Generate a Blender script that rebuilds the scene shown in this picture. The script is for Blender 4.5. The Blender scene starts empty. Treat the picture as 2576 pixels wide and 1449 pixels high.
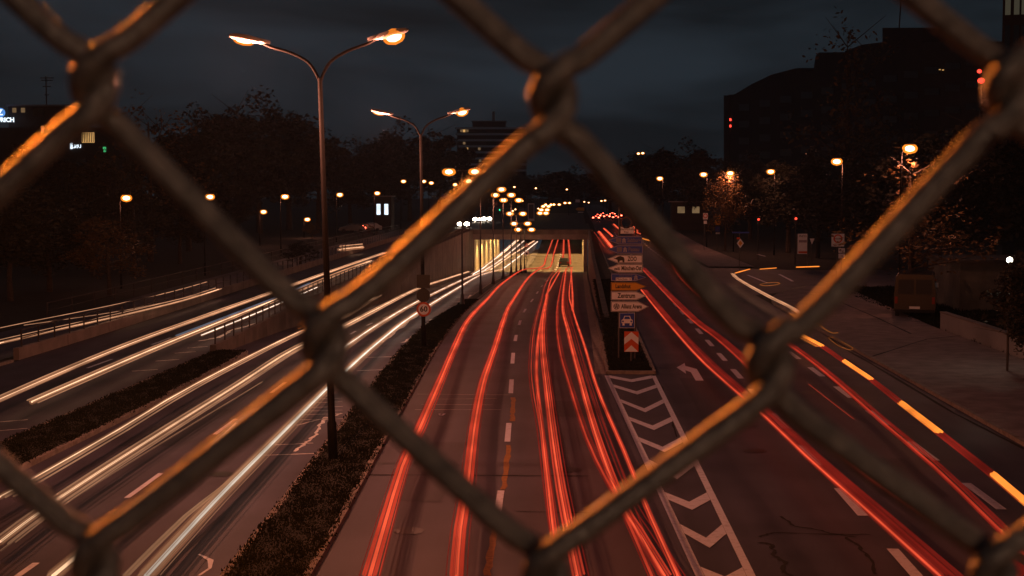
import bpy, bmesh, math, random
from math import sin, cos, pi, radians, sqrt, atan2
from mathutils import Vector, Matrix
R = random.Random(7)
C = bpy.context.scene.collection
S = bpy.context.scene

# ------------------------------------------------------------------ camera
FP, CXV, CYV = 50 / 36 * 2576, 1288.0, 724.5           # focal length in the units the photo was measured in
CAM = Vector((0, 0, 7.2))
PITCH, YAW = 3.734, 2.656
cd = bpy.data.cameras.new('camera'); cam = bpy.data.objects.new('camera', cd); C.objects.link(cam)
cam.location = CAM; cam.rotation_euler = (radians(90 - PITCH), 0, radians(YAW))
cd.lens = 50; cd.sensor_width = 36; cd.clip_start = 0.02; cd.clip_end = 6000
cd.dof.use_dof = True; cd.dof.focus_distance = 70; cd.dof.aperture_fstop = 29
S.camera = cam
# ------------------------------------------------------------------ night sky with low cloud
w = bpy.data.worlds.new('World'); S.world = w; w.use_nodes = True
nt = w.node_tree; nt.nodes.clear()
N = nt.nodes.new; L = nt.links.new
wo = N('ShaderNodeOutputWorld'); bg = N('ShaderNodeBackground')
sk = N('ShaderNodeTexSky'); sk.sky_type = 'NISHITA'; sk.sun_disc = False
sk.sun_elevation = radians(-4.0); sk.sun_rotation = radians(200)
tc = N('ShaderNodeTexCoord'); mp = N('ShaderNodeMapping'); mp.inputs['Scale'].default_value = (1.6, 1.6, 6.5)
no = N('ShaderNodeTexNoise'); no.inputs['Scale'].default_value = 2.3; no.inputs['Detail'].default_value = 5; no.inputs['Roughness'].default_value = .5
no.inputs['Distortion'].default_value = .4
rp = N('ShaderNodeValToRGB')
rp.color_ramp.elements[0].position = .42; rp.color_ramp.elements[0].color = (.0058, .0086, .0108, 1)
rp.color_ramp.elements[1].position = .66; rp.color_ramp.elements[1].color = (.0165, .0240, .0315, 1)
mx = N('ShaderNodeMix'); mx.data_type = 'RGBA'; mx.blend_type = 'ADD'; mx.inputs[0].default_value = .03
L(tc.outputs['Generated'], mp.inputs[0]); L(mp.outputs[0], no.inputs[0]); L(no.outputs[0], rp.inputs[0])
L(rp.outputs[0], mx.inputs[6]); L(sk.outputs[0], mx.inputs[7]); L(mx.outputs[2], bg.inputs[0]); L(bg.outputs[0], wo.inputs[0])
bg.inputs[1].default_value = 1.0
S.view_settings.view_transform = 'Standard'; S.view_settings.look = 'None'
S.view_settings.exposure = 0; S.view_settings.gamma = 1
S.render.engine = 'CYCLES'
cy = S.cycles
HAZE = .00017
cy.volume_bounces = 0; cy.max_bounces = 5; cy.diffuse_bounces = 2; cy.glossy_bounces = 2; cy.transparent_max_bounces = 16
cy.sample_clamp_indirect = 2.0; cy.sample_clamp_direct = 0; cy.caustics_reflective = False; cy.caustics_refractive = False
try:
    cy.use_denoising = True; cy.denoiser = 'OPENIMAGEDENOISE'
except Exception:
    pass

# ------------------------------------------------------------------ measuring helpers
ROT = cam.rotation_euler.to_matrix()
def ray(px, py):
    return ROT @ Vector(((px - CXV) / FP, -(py - CYV) / FP, -1))
def at(px, py, d):                       # the point of that sight line at distance d down the road
    r = ray(px, py); return CAM + r * (d / r.y)
def on(px, py, fz, up=0.0):              # where that sight line meets the surface fz(y) + up
    r = ray(px, py); lo = 5.0
    prev = None; d = 8.0
    while d < 900:
        p = CAM + r * (d / r.y); h = p.z - fz(d) - up
        if h <= 0:
            if prev is None: return p
            a, b = prev, d
            for _ in range(30):
                m = (a + b) / 2; p = CAM + r * (m / r.y)
                if p.z - fz(m) - up > 0: a = m
                else: b = m
            return CAM + r * (b / r.y)
        prev = d; d *= 1.02
    return CAM + r * (900 / r.y)
def curve(tab):                          # smooth interpolation through a table
    xs = [t[0] for t in tab]; ys = [t[1] for t in tab]
    n = len(xs); m = []
    for i in range(n):
        if i == 0: m.append((ys[1]-ys[0])/(xs[1]-xs[0]))
        elif i == n-1: m.append((ys[-1]-ys[-2])/(xs[-1]-xs[-2]))
        else:
            a = (ys[i]-ys[i-1])/(xs[i]-xs[i-1]); b = (ys[i+1]-ys[i])/(xs[i+1]-xs[i])
            m.append(0 if a*b <= 0 else 2*a*b/(a+b))
    def f(x):
        if x <= xs[0]: return ys[0]
        if x >= xs[-1]: return ys[-1]
        i = 0
        while xs[i+1] < x: i += 1
        h = xs[i+1]-xs[i]; t = (x-xs[i])/h
        return ((1+2*t)*(1-t)**2*ys[i] + t*(1-t)**2*h*m[i] + t*t*(3-2*t)*ys[i+1] + t*t*(t-1)*h*m[i+1])
    return f
zm = curve([(-40,0),(52,0),(64,-.12),(90,-.95),(119,-2.1),(141,-2.75),(169,-3.4),(192,-4.0),(215,-4.4),(245,-4.6),(285,-4.45),(345,-3.5),(420,-1.2),(480,0),(900,0)])
zl = curve([(-40,0),(55,0),(110,.42),(215,1.25),(300,1.3),(900,1.3)])
zr = curve([(-40,0),(190,0),(240,.5),(290,1.15),(340,1.3),(900,1.3)])
xm = curve([(-40,-5.0),(10,-5.4),(27,-5.85),(38,-6.3),(55,-7.0),(66,-7.5),(90,-8.6),(119,-9.5),(150,-9.9),(180,-10.0),(200,-9.5),(215,-8.9),(250,-8.4),(345,-9),(500,-9)])
hm = curve([(-40,.85),(80,.85),(130,.55),(215,.45),(500,.45)])
xw = curve([(-40,-16.3),(64,-16.5),(87,-17.2),(105,-17.4),(157,-16.6),(215,-15.9),(300,-15.2),(500,-15)])   # left ramp wall
xlc = curve([(-40,-14.4),(40,-14.5),(62,-14.9),(70,-15.7),(87,-16.7),(105,-17.0),(157,-16.2),(215,-15.55),(300,-14.9),(500,-14.7)])
XR = 1.15                                # right kerb of the dipping road
flat = lambda d: 0.0

# ------------------------------------------------------------------ materials
MATS = {}
def mat(name, col, rough=.7, metal=0, noise=0, scale=3, bump=0, bscale=40, spec=.5, emit=None, es=0, col2=None, coat=0, sample=True, ramp=(.35,.65)):
    if name in MATS: return MATS[name]
    m = bpy.data.materials.new(name); m.use_nodes = True; t = m.node_tree; b = t.nodes['Principled BSDF']
    b.inputs['Base Color'].default_value = (*col, 1); b.inputs['Roughness'].default_value = rough; b.inputs['Metallic'].default_value = metal
    b.inputs['Specular IOR Level'].default_value = spec
    if coat: b.inputs['Coat Weight'].default_value = coat; b.inputs['Coat Roughness'].default_value = .12
    co = t.nodes.new('ShaderNodeTexCoord')
    if noise or col2:
        n = t.nodes.new('ShaderNodeTexNoise'); n.inputs['Scale'].default_value = scale; n.inputs['Detail'].default_value = 6; n.inputs['Roughness'].default_value = .6
        t.links.new(co.outputs['Object'], n.inputs['Vector'])
        r = t.nodes.new('ShaderNodeValToRGB')
        c2 = col2 or tuple(c * (1 - noise) for c in col); c1 = col if col2 else tuple(min(1, c * (1 + noise)) for c in col)
        r.color_ramp.elements[0].position = ramp[0]; r.color_ramp.elements[1].position = ramp[1]
        r.color_ramp.elements[0].color = (*c2, 1); r.color_ramp.elements[1].color = (*c1, 1)
        t.links.new(n.outputs[0], r.inputs[0]); t.links.new(r.outputs[0], b.inputs['Base Color'])
    if bump:
        n2 = t.nodes.new('ShaderNodeTexNoise'); n2.inputs['Scale'].default_value = bscale; n2.inputs['Detail'].default_value = 4
        t.links.new(co.outputs['Object'], n2.inputs['Vector'])
        bp = t.nodes.new('ShaderNodeBump'); bp.inputs['Strength'].default_value = bump; bp.inputs['Distance'].default_value = .02
        t.links.new(n2.outputs[0], bp.inputs['Height']); t.links.new(bp.outputs[0], b.inputs['Normal'])
    if emit:
        b.inputs['Emission Color'].default_value = (*emit, 1); b.inputs['Emission Strength'].default_value = es
        m.cycles.emission_sampling = 'AUTO' if sample else 'NONE'
    MATS[name] = m; return m
def glow(name, col, strength, alpha=1.0, sample=True, near=1.0):
    if name in MATS: return MATS[name]
    m = bpy.data.materials.new(name); m.use_nodes = True; t = m.node_tree; t.nodes.clear()
    o = t.nodes.new('ShaderNodeOutputMaterial'); e = t.nodes.new('ShaderNodeEmission')
    e.inputs[0].default_value = (*col, 1); e.inputs[1].default_value = strength
    # lamps flicker and the road is uneven: brightness wanders along a streak
    co = t.nodes.new('ShaderNodeTexCoord'); n = t.nodes.new('ShaderNodeTexNoise'); n.inputs['Scale'].default_value = .35; n.inputs['Detail'].default_value = 3
    mr = t.nodes.new('ShaderNodeMapRange'); mr.inputs[1].default_value = .25; mr.inputs[2].default_value = .75; mr.inputs[3].default_value = .55; mr.inputs[4].default_value = 1.4
    t.links.new(co.outputs['Object'], n.inputs['Vector']); t.links.new(n.outputs[0], mr.inputs[0]); 
    sx = t.nodes.new('ShaderNodeSeparateXYZ'); t.links.new(co.outputs['Object'], sx.inputs[0])
    ax = t.nodes.new('ShaderNodeMapRange'); ax.inputs[1].default_value = 22; ax.inputs[2].default_value = 95; ax.inputs[3].default_value = near*strength; ax.inputs[4].default_value = strength
    t.links.new(sx.outputs[1], ax.inputs[0]); ml = t.nodes.new('ShaderNodeMath'); ml.operation = 'MULTIPLY'
    t.links.new(mr.outputs[0], ml.inputs[0]); t.links.new(ax.outputs[0], ml.inputs[1]); t.links.new(ml.outputs[0], e.inputs[1])
    if alpha < 1:
        tr = t.nodes.new('ShaderNodeBsdfTransparent'); mxs = t.nodes.new('ShaderNodeMixShader'); mxs.inputs[0].default_value = alpha
        t.links.new(tr.outputs[0], mxs.inputs[1]); t.links.new(e.outputs[0], mxs.inputs[2]); t.links.new(mxs.outputs[0], o.inputs[0])
    else: t.links.new(e.outputs[0], o.inputs[0])
    m.cycles.emission_sampling = 'AUTO' if sample else 'NONE'
    MATS[name] = m; return m
def asphalt(name, col, dark):
    m = mat(name, col, rough=.62, spec=.4)
    t = m.node_tree; b = t.nodes['Principled BSDF']; co = t.nodes.new('ShaderNodeTexCoord')
    def nz(sc, det=5, vec=None):
        n = t.nodes.new('ShaderNodeTexNoise'); n.inputs['Scale'].default_value = sc; n.inputs['Detail'].default_value = det
        t.links.new(vec or co.outputs['Object'], n.inputs['Vector']); return n
    mpn = t.nodes.new('ShaderNodeMapping'); mpn.inputs['Scale'].default_value = (1.1, .05, 1); t.links.new(co.outputs['Object'], mpn.inputs[0])
    big = nz(.35, 6); wear = nz(1.0, 4, mpn.outputs[0]); fine = nz(55, 3)
    a = t.nodes.new('ShaderNodeMath'); a.operation = 'ADD'; t.links.new(big.outputs[0], a.inputs[0]); t.links.new(wear.outputs[0], a.inputs[1])
    a2 = t.nodes.new('ShaderNodeMath'); a2.operation = 'MULTIPLY_ADD'; a2.inputs[1].default_value = .75; t.links.new(fine.outputs[0], a2.inputs[0]); t.links.new(a.outputs[0], a2.inputs[2])
    r = t.nodes.new('ShaderNodeMapRange'); r.inputs[1].default_value = 1.08; r.inputs[2].default_value = 1.66; t.links.new(a2.outputs[0], r.inputs[0])
    mxc = t.nodes.new('ShaderNodeMix'); mxc.data_type = 'RGBA'; mxc.inputs[6].default_value = (*dark, 1); mxc.inputs[7].default_value = (*col, 1)
    t.links.new(r.outputs[0], mxc.inputs[0]); t.links.new(mxc.outputs[2], b.inputs['Base Color'])
    bp = t.nodes.new('ShaderNodeBump'); bp.inputs['Strength'].default_value = .5; bp.inputs['Distance'].default_value = .01
    t.links.new(fine.outputs[0], bp.inputs['Height']); t.links.new(bp.outputs[0], b.inputs['Normal'])
    return m
ASPH = asphalt('asphalt', (.080, .075, .110), (.030, .028, .040))
ASPH2 = asphalt('older_asphalt', (.072, .066, .092), (.028, .026, .035))
PAVE = mat('paving', (.20, .155, .155), .85, noise=.25, scale=1.2, bump=.3, bscale=12)
PAINT = mat('road_paint', (.68, .70, .82), .6, col2=(.48, .49, .57), scale=6, bump=.2, bscale=60, ramp=(.3,.5))
YPAINT = mat('yellow_road_paint', (.30, .13, .012), .7, noise=.35, scale=9)
KERB = mat('kerb_stone', (.22, .19, .17), .8, noise=.3, scale=4, bump=.3, bscale=25)
CONC = mat('concrete', (.20, .165, .15), .85, noise=.22, scale=.8, bump=.3, bscale=9)
CONCD = mat('stained_concrete', (.11, .09, .08), .85, noise=.35, scale=.5, bump=.3, bscale=9)
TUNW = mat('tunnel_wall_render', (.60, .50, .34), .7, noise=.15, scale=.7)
GRASSM = mat('soil_under_grass', (.016, .016, .012), .95, noise=.4, scale=1.5, bump=.4, bscale=8)
BLADE = mat('grass_blade', (.015, .018, .012), .9, spec=.1, noise=.25, scale=2)
LEAF = mat('leaf', (.025, .026, .016), .65, noise=.5, scale=.8)
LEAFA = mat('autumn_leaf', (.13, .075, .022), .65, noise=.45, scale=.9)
BARK = mat('bark', (.06, .045, .035), .9, noise=.4, scale=5)
POLE = mat('galvanised_pole', (.008, .007, .007), .7, spec=.15, metal=.0, noise=.2, scale=4)
POLED = mat('dark_painted_pole', (.035, .03, .03), .5, noise=.2, scale=4)
HEADM = mat('lamp_housing', (.30, .29, .29), .45)
RAILM = mat('railing_steel', (.05, .04, .038), .55, metal=.3)
SIGNW = mat('sign_white', (.88, .88, .90), .35, noise=.03, scale=3)
SIGNB = mat('sign_blue', (.008, .05, .36), .35)
SIGNY = mat('sign_yellow', (.75, .36, .02), .35)
SIGNK = mat('sign_black', (.01, .01, .011), .45)
SIGNR = mat('sign_red', (.68, .085, .012), .35)
SIGNG = mat('sign_grey_back', (.10, .095, .09), .5, metal=.4)
WIREM = mat('plastic_coated_wire', (.165, .128, .105), .30, spec=.9, noise=.4, scale=260, bump=.3, bscale=1300)
GLASS = mat('dark_glass', (.012, .013, .015), .08, spec=.8)
WALLD = mat('dark_facade', (.045, .040, .038), .85, noise=.2, scale=.3)
WALLK = mat('sooty_facade', (.028, .026, .026), .9, noise=.2, scale=.3)
DWIN = mat('unlit_window', (.022, .021, .022), .45, spec=.3)
WALLP = mat('pale_facade', (.26, .25, .25), .8, noise=.15, scale=.3)
SEAL = mat('crack_seal_painted_glint', (.78, .72, .68), .5, noise=.3, scale=3)  # pale colour stands in for headlights reflecting off the sealed cracks
CRACK = mat('open_crack', (.006, .006, .006), .95)
SOD = (1.0, .62, .28)
BOWL = glow('sodium_burner', SOD, 16, sample=False)
AMBG = glow('amber_lamp_halo', (1, .25, .02), 1.5, .55, sample=False)  # see-through glowing shell, imitates the orange halo round a burner
BOWLDIM = glow('sodium_bowl_edge', (1, .5, .2), 5, sample=False)
WHITEBOWL = glow('white_lamp_globe', (1, .9, .7), 10, sample=False)

# ------------------------------------------------------------------ mesh helpers
class MB:
    def __init__(s): s.v = []; s.f = []
    def box(s, x0, x1, y0, y1, z0, z1, M=None):
        b = len(s.v); P = [(x0,y0,z0),(x1,y0,z0),(x1,y1,z0),(x0,y1,z0),(x0,y0,z1),(x1,y0,z1),(x1,y1,z1),(x0,y1,z1)]
        s.v += [tuple(M @ Vector(p)) if M else p for p in P]
        s.f += [tuple(b+i for i in q) for q in ((0,3,2,1),(4,5,6,7),(0,1,5,4),(1,2,6,5),(2,3,7,6),(3,0,4,7))]; return s
    def tube(s, pts, rad, n=8, cap=True):
        pts = [Vector(p) for p in pts]; k = len(pts)
        rs = rad if isinstance(rad, (list, tuple)) else [rad]*k
        b = len(s.v); ref = None
        for i, p in enumerate(pts):
            t = (pts[min(i+1,k-1)] - pts[max(i-1,0)]).normalized()
            if ref is None:
                ref = Vector((0,0,1)) if abs(t.z) < .9 else Vector((1,0,0))
            u = (ref - t*ref.dot(t)).normalized(); ref = u; vv = t.cross(u)
            for j in range(n):
                a = 2*pi*j/n; s.v.append(tuple(p + (u*cos(a) + vv*sin(a))*rs[i]))
        for i in range(k-1):
            for j in range(n):
                s.f.append((b+i*n+j, b+i*n+(j+1)%n, b+(i+1)*n+(j+1)%n, b+(i+1)*n+j))
        if cap:
            s.f.append(tuple(b+j for j in range(n))[::-1]); s.f.append(tuple(b+(k-1)*n+j for j in range(n)))
        return s
    def ell(s, c, rx, ry, rz, nu=12, nv=7, M=None, z0=-1, z1=1):
        b = len(s.v)
        for i in range(nv+1):
            zz = z0 + (z1-z0)*i/nv; rr = sqrt(max(0, 1-zz*zz)) or 1e-3
            for j in range(nu):
                a = 2*pi*j/nu; p = Vector((rx*rr*cos(a), ry*rr*sin(a), rz*zz))
                if M: p = M @ p
                s.v.append(tuple(p + Vector(c)))
        for i in range(nv):
            for j in range(nu):
                s.f.append((b+i*nu+j, b+i*nu+(j+1)%nu, b+(i+1)*nu+(j+1)%nu, b+(i+1)*nu+j))
        s.f.append(tuple(b+j for j in range(nu))[::-1]); s.f.append(tuple(b+nv*nu+j for j in range(nu)))
        return s
    def prism(s, poly, y0, y1):            # outline in x,z pushed along y (front face at y0)
        b = len(s.v); n = len(poly)
        s.v += [(x, y0, z) for x, z in poly] + [(x, y1, z) for x, z in poly]
        s.f += [tuple(range(b, b+n)), tuple(range(b+2*n-1, b+n-1, -1))]
        for i in range(n):
            j = (i+1) % n; s.f.append((b+j, b+i, b+n+i, b+n+j))
        return s
    def strip(s, rows):                    # rows of equally many points -> quads
        b = len(s.v); k = len(rows[0])
        for r in rows: s.v += [tuple(p) for p in r]
        for i in range(len(rows)-1):
            for j in range(k-1):
                s.f.append((b+i*k+j, b+i*k+j+1, b+(i+1)*k+j+1, b+(i+1)*k+j))
        return s
    def quad(s, a, b_, c, d):
        b = len(s.v); s.v += [tuple(a), tuple(b_), tuple(c), tuple(d)]; s.f.append((b,b+1,b+2,b+3)); return s
    def mesh(s, name, m, smooth=False):
        me = bpy.data.meshes.new(name); me.from_pydata(s.v, [], s.f); me.update()
        if m: me.materials.append(m)
        if smooth: me.polygons.foreach_set('use_smooth', [True]*len(me.polygons))
        return me
    def build(s, name, m, parent=None, smooth=False, fix=True):
        me = s.mesh(name, m, smooth)
        if fix:
            bm = bmesh.new(); bm.from_mesh(me); bmesh.ops.recalc_face_normals(bm, faces=bm.faces); bm.to_mesh(me); bm.free()
        return link(name, me, parent)
def link(name, data, parent=None, loc=None):
    o = bpy.data.objects.new(name, data); C.objects.link(o)
    if parent: o.parent = parent
    if loc is not None: o.location = loc
    return o
def tag(o, label=None, cat=None, group=None, kind=None):
    if label: o['label'] = label
    if cat: o['category'] = cat
    if group: o['group'] = group
    if kind: o['kind'] = kind
    return o
def empty(name, loc, label, cat, group=None, rz=0):
    o = bpy.data.objects.new(name, None); C.objects.link(o); o.location = loc; o.rotation_euler.z = rz
    return tag(o, label, cat, group)
def struct(o): o['kind'] = 'structure'; return o
def text(body, size, m, parent, x, y, z, align='CENTER', width=None, name='lettering', bold=.0):
    cu = bpy.data.curves.new(name, 'FONT'); cu.body = body; cu.size = size; cu.align_x = align; cu.align_y = 'CENTER'; cu.extrude = .002; cu.offset = bold; cu.resolution_u = 2
    tmp = bpy.data.objects.new('tmp', cu); C.objects.link(tmp)
    me = bpy.data.meshes.new_from_object(tmp.evaluated_get(bpy.context.evaluated_depsgraph_get())); me.name = name
    bpy.data.objects.remove(tmp); bpy.data.curves.remove(cu)
    me.materials.clear(); me.materials.append(m)
    o = link(name, me, parent, (x, y, z)); o.rotation_euler = (pi/2, 0, 0)
    if width:
        xs = [v.co.x for v in me.vertices]; o.scale.x = width/(max(xs)-min(xs))
    return o
def smooth_path(pts, step=.02, closed=False):
    pts = [Vector(p) for p in pts]; out = []
    for i in range(len(pts)-1):
        p0 = pts[max(i-1,0)]; p1 = pts[i]; p2 = pts[i+1]; p3 = pts[min(i+2,len(pts)-1)]
        n = max(2, int((p2-p1).length/step))
        for k in range(n):
            t = k/n
            out.append(.5*((2*p1) + (p2-p0)*t + (2*p0-5*p1+4*p2-p3)*t*t + (3*p1-p0-3*p2+p3)*t**3))
    out.append(pts[-1]); return out
def drange(a, b, base=2.0, k=.03):
    out = [a]
    while out[-1] < b: out.append(min(b, out[-1] + max(base, k*abs(out[-1]))))
    return out
def lofted(name, d0, d1, fl, fr, fz, m, n=4, up=0.0, base=2.0):
    rows = []
    for d in drange(d0, d1, base):
        a, b = fl(d), fr(d); rows.append([(a+(b-a)*j/n, d, fz(d)+up) for j in range(n+1)])
    return MB().strip(rows).build(name, m, fix=False)
def const(v): return lambda d: v

# ================================================================== SETTING
struct(lofted('ground', -60, 900, const(-900), lambda d: xw(d)-.35, lambda d: zl(d)-.03, GRASSM, 6))
struct(lofted('ground', -60, 900, const(1.6), const(900), lambda d: zr(d)-.03, GRASSM, 6))
struct(lofted('road', -40, 480, lambda d: xm(d)+hm(d)-.05, lambda d: XR if d < 57 else 1.6, zm, ASPH, 6))
struct(lofted('road', -40, 480, lambda d: xlc(d) if d < 64 else min(xlc(d), xw(d))-.2, lambda d: xm(d)-hm(d)+.05, zm, ASPH, 6))
struct(lofted('road', -40, 900, const(-24.3), lambda d: (-16.6 if d < 64 else xw(d)-.32), lambda d: zl(d)+.004, ASPH2, 4))
struct(lofted('road', -40, 300, const(-30.0), const(-25.2), lambda d: zl(d)+.004, ASPH2, 3))
struct(lofted('road', -40, 57.2, const(XR), const(12.8), zr, ASPH, 6))
struct(lofted('road', 57.2, 900, const(3.1), const(12.8), lambda d: zr(d)+.004, ASPH, 5))
struct(lofted('ground', 480, 2600, const(-1500), const(1500), lambda d: 1.2, GRASSM, 6, base=40))
# ground strip left of the dipping carriageway up to the island, and the side street on the right
rows = []
for k in range(13):
    t = k/12; x = 12.8 + 60*t
    rows.append([(x, 112 + 3*t + 9*max(0, 1-t*6)**2*-1, .006), (x, 137 + 4*t + 7*max(0, 1-t*6)**2, .006)])
struct(MB().strip(rows).build('side_street', ASPH, fix=False))
# pavements
rows = []
for d in drange(-10, 112, 3):
    xo = 19.2 if d < 78 else 19.2 + (d-78)*.045
    xi = 12.95 if d < 92 else 12.95 + 5.0*((d-92)/20)**2
    rows.append([(xi, d, .12), ((xi+xo)/2, d, .12), (max(xo, xi+.5), d, .12)])
pav = struct(MB().strip(rows).build('pavement', PAVE, fix=False))
struct(lofted('pavement', 142, 420, const(13.0), const(17.5), lambda d: zr(d)+.12, PAVE, 2))
def kerb(pts, wdt=.15, h=.13, name='kerb', seg=1.0):
    # kerb stones with open joints between them, one run
    root = MB(); pts = [Vector(p) for p in pts]
    for a, b in zip(pts[:-1], pts[1:]):
        n = max(1, int((b-a).length/seg)); dv = (b-a)
        for i in range(n):
            p = a + dv*(i/n); q = a + dv*((i+1)/n) - dv.normalized()*.02
            nx = Vector((dv.y, -dv.x, 0)).normalized()*wdt; dz = R.uniform(-.008, .008); o_ = nx*R.uniform(-.06,.06)
            bb = len(root.v)
            for base in (p+o_, q+o_):
                root.v += [tuple(base+Vector((0,0,-.25))), tuple(base+nx+Vector((0,0,-.25))), tuple(base+nx+Vector((0,0,h+dz))), tuple(base+Vector((0,0,h+dz)))]
            root.f += [(bb+3,bb+2,bb+6,bb+7),(bb,bb+3,bb+7,bb+4),(bb+1,bb+5,bb+6,bb+2),(bb,bb+1,bb+2,bb+3),(bb+4,bb+7,bb+6,bb+5)]
    return struct(root.build(name, KERB))
dd = drange(8, 210, 2.0)
kerb([(xm(d)+hm(d)-.15, d, zm(d)) for d in dd])
kerb([(xm(d)-hm(d), d, zm(d)) for d in dd])
kerb([(XR, d, zm(d)) for d in drange(57, 214, 2)])
kerb([(12.8, d, 0) for d in drange(4, 92, 2)] + [(12.8 + 5.0*((d-92)/20)**2, d, 0) for d in drange(94, 112, 2)])
kerb([(-14.65 if d < 50 else xlc(d)-.15, d, 0) for d in drange(8, 64, 2)])
kerb([(-16.6, d, 0) for d in drange(8, 64, 2)])
kerb([(-24.45, d, 0) for d in drange(8, 60, 2)])
kerb([(3.0, d, 0) for d in drange(57.2, 210, 2)])
kerb([(XR+.02, 57.1, 0), (3.12, 57.1, 0)], wdt=-.15)

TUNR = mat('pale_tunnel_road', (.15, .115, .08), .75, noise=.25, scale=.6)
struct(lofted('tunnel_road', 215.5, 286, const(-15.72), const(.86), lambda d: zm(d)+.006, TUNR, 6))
struct(lofted('median_strip', 215.3, 300, lambda d: xm(d)-.55, lambda d: xm(d)+.55, lambda d: zm(d)+.14, CONC, 2))
struct(lofted('gutter_strip', 57.3, 214, const(.72), const(1.14), lambda d: zm(d)+.006, KERB, 1))
# medians: a soil strip and its grass
struct(lofted('median_strip', -5, 214, lambda d: xm(d)-hm(d)+.14, lambda d: xm(d)+hm(d)-.14, lambda d: zm(d)+.13, GRASSM, 3))
struct(lofted('traffic_island', -5, 64, const(-16.45), lambda d: (-14.66 if d < 50 else xlc(d)-.16), lambda d: .13, GRASSM, 3))
rows = []
for d in drange(57.25, 214, 2): rows.append([(XR+.14 if d < 80 else 1.84, d, min(0, zm(d)*.55)+.13 if d < 80 else zr(d)+.06), (2.0, d, .13+zr(d)), (3.0, d, .13+zr(d))])
struct(MB().strip(rows).build('traffic_island', GRASSM, fix=False))
def grass(name, areas, label):
    mb = MB()
    for (d0, d1, fl, fr, fz, dens, h) in areas:
        n = int(dens)
        for _ in range(n):
            d = d0 + (d1-d0)*R.random()**1.7; a, b = fl(d), fr(d); x = a + (b-a)*R.random()
            cl_ = .5 + .5*sin(x*5.1 + 1.7*sin(d*1.3))*sin(d*2.3 + x*2); x += R.gauss(0, .05); hh = h*R.uniform(.35, 1.1)*(.45 + 1.1*cl_); wd = .012 + .0006*d; an = R.uniform(0, pi); bx, by = R.gauss(0,.35)*hh, R.gauss(0,.35)*hh
            z = fz(d); k = len(mb.v)
            mb.v += [(x-cos(an)*wd, d-sin(an)*wd, z-.02), (x+cos(an)*wd, d+sin(an)*wd, z-.02), (x+bx, d+by, z+hh)]; mb.f.append((k,k+1,k+2))
    return tag(mb.build(name, BLADE, fix=False), label, 'grass', kind='stuff')
grass('grass', [(20, 130, lambda d: xm(d)-hm(d)+.05, lambda d: xm(d)+hm(d)-.05, lambda d: zm(d)+.13, 70000, .05)], 'rough uncut grass along the strip between the two dipping carriageways')
grass('grass', [(24, 64, const(-16.55), lambda d: (-14.6 if d < 50 else xlc(d)-.1), lambda d: .13, 40000, .055)], 'rough uncut grass on the long island left of the dipping road')
grass('grass', [(57.4, 120, const(XR+.2), const(2.95), lambda d: .13, 30000, .05)], 'short grass round the foot of the direction signpost')
grass('grass', [(60, 112, const(19.3), const(26), lambda d: 0.02, 30000, .18)], 'dark grass behind the pavement on the right')

# ------------------------------------------------------------------ road markings
def patch(pts, z, m, name='road_marking', fz=None):
    mb = MB(); n = len(mb.v)
    mb.v += [(p[0], p[1], (fz(p[1]) if fz else 0) + z) for p in pts]; mb.f.append(tuple(range(len(pts))))
    o = mb.build(name, m, fix=False)
    if o.data.polygons[0].normal.z < 0: o.data.flip_normals()
    return o
marks = []
def mark(*a, **k):
    o = patch(*a, **k); o['kind'] = 'structure'; return o
def dash(x, d, ln=3.0, wd=.13, fz=flat, z=.012, m=None, name='lane_dash'):
    a = x(d), x(d+ln)
    return mark([(a[0]-wd/2, d), (a[0]+wd/2, d), (a[1]+wd/2, d+ln), (a[1]-wd/2, d+ln)], z, m or PAINT, name, fz)
def gx(px, py): return on(px, py, flat)
for x0, off in ((6.42, 0.0), (9.72, .8)):
    for k in range(38):
        d = 25.9 + off + 6.0*k - (6 if k == 0 else 0)*0
        dash(const(x0), d, 3.0, .24 if d < 60 else .22, zr, .014)
# dipping road: broken centre line that follows its curve
xcl = curve([(10,-1.55),(27,-1.72),(38,-1.95),(52,-2.45),(66,-3.0),(90,-3.7),(119,-4.2),(150,-4.2),(180,-4.0),(215,-3.6),(260,-3.3),(345,-4)])
for ya, yb in ((1235,1305),(1065,1112),(955,990),(888,915),(843,858),(806,818),(777,786),(752,760),(733,739),(717,722),(704,708)):
    pa, pb = on(1270, yb, zm), on(1270, ya, zm)
    dash(xcl, pa.y, pb.y-pa.y, .17, zm, .012)
for k in range(16): dash(xcl, 222 + 8*k, 3.5, .3, zm, .012)
xcl2 = lambda d: (xlc(d) + xm(d) - hm(d))/2
for k in range(16): dash(xcl2, 24 + 9*k, 3, .14, zm, .012)
for k in range(18): dash(const(-20.4), 22 + 9*k, 3.2, .14, zl, .014)
# worn yellow temporary line
for (ya, yb, j) in ((1308,1449,0),(1120,1232,1),(1000,1060,2)):
    pts = []; pa = on(1265, yb, flat).y; pb = on(1265, ya, flat).y
    nn = 14; left = []; right = []
    for i in range(nn+1):
        d = pa + (pb-pa)*i/nn; left.append((xcl(d)-.07+R.uniform(-.03,.03)+.05*j, d)); right.append((xcl(d)+.07+R.uniform(-.03,.03)+.05*j, d))
    mark(left + right[::-1], .008, YPAINT, 'worn_yellow_line')
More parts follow.
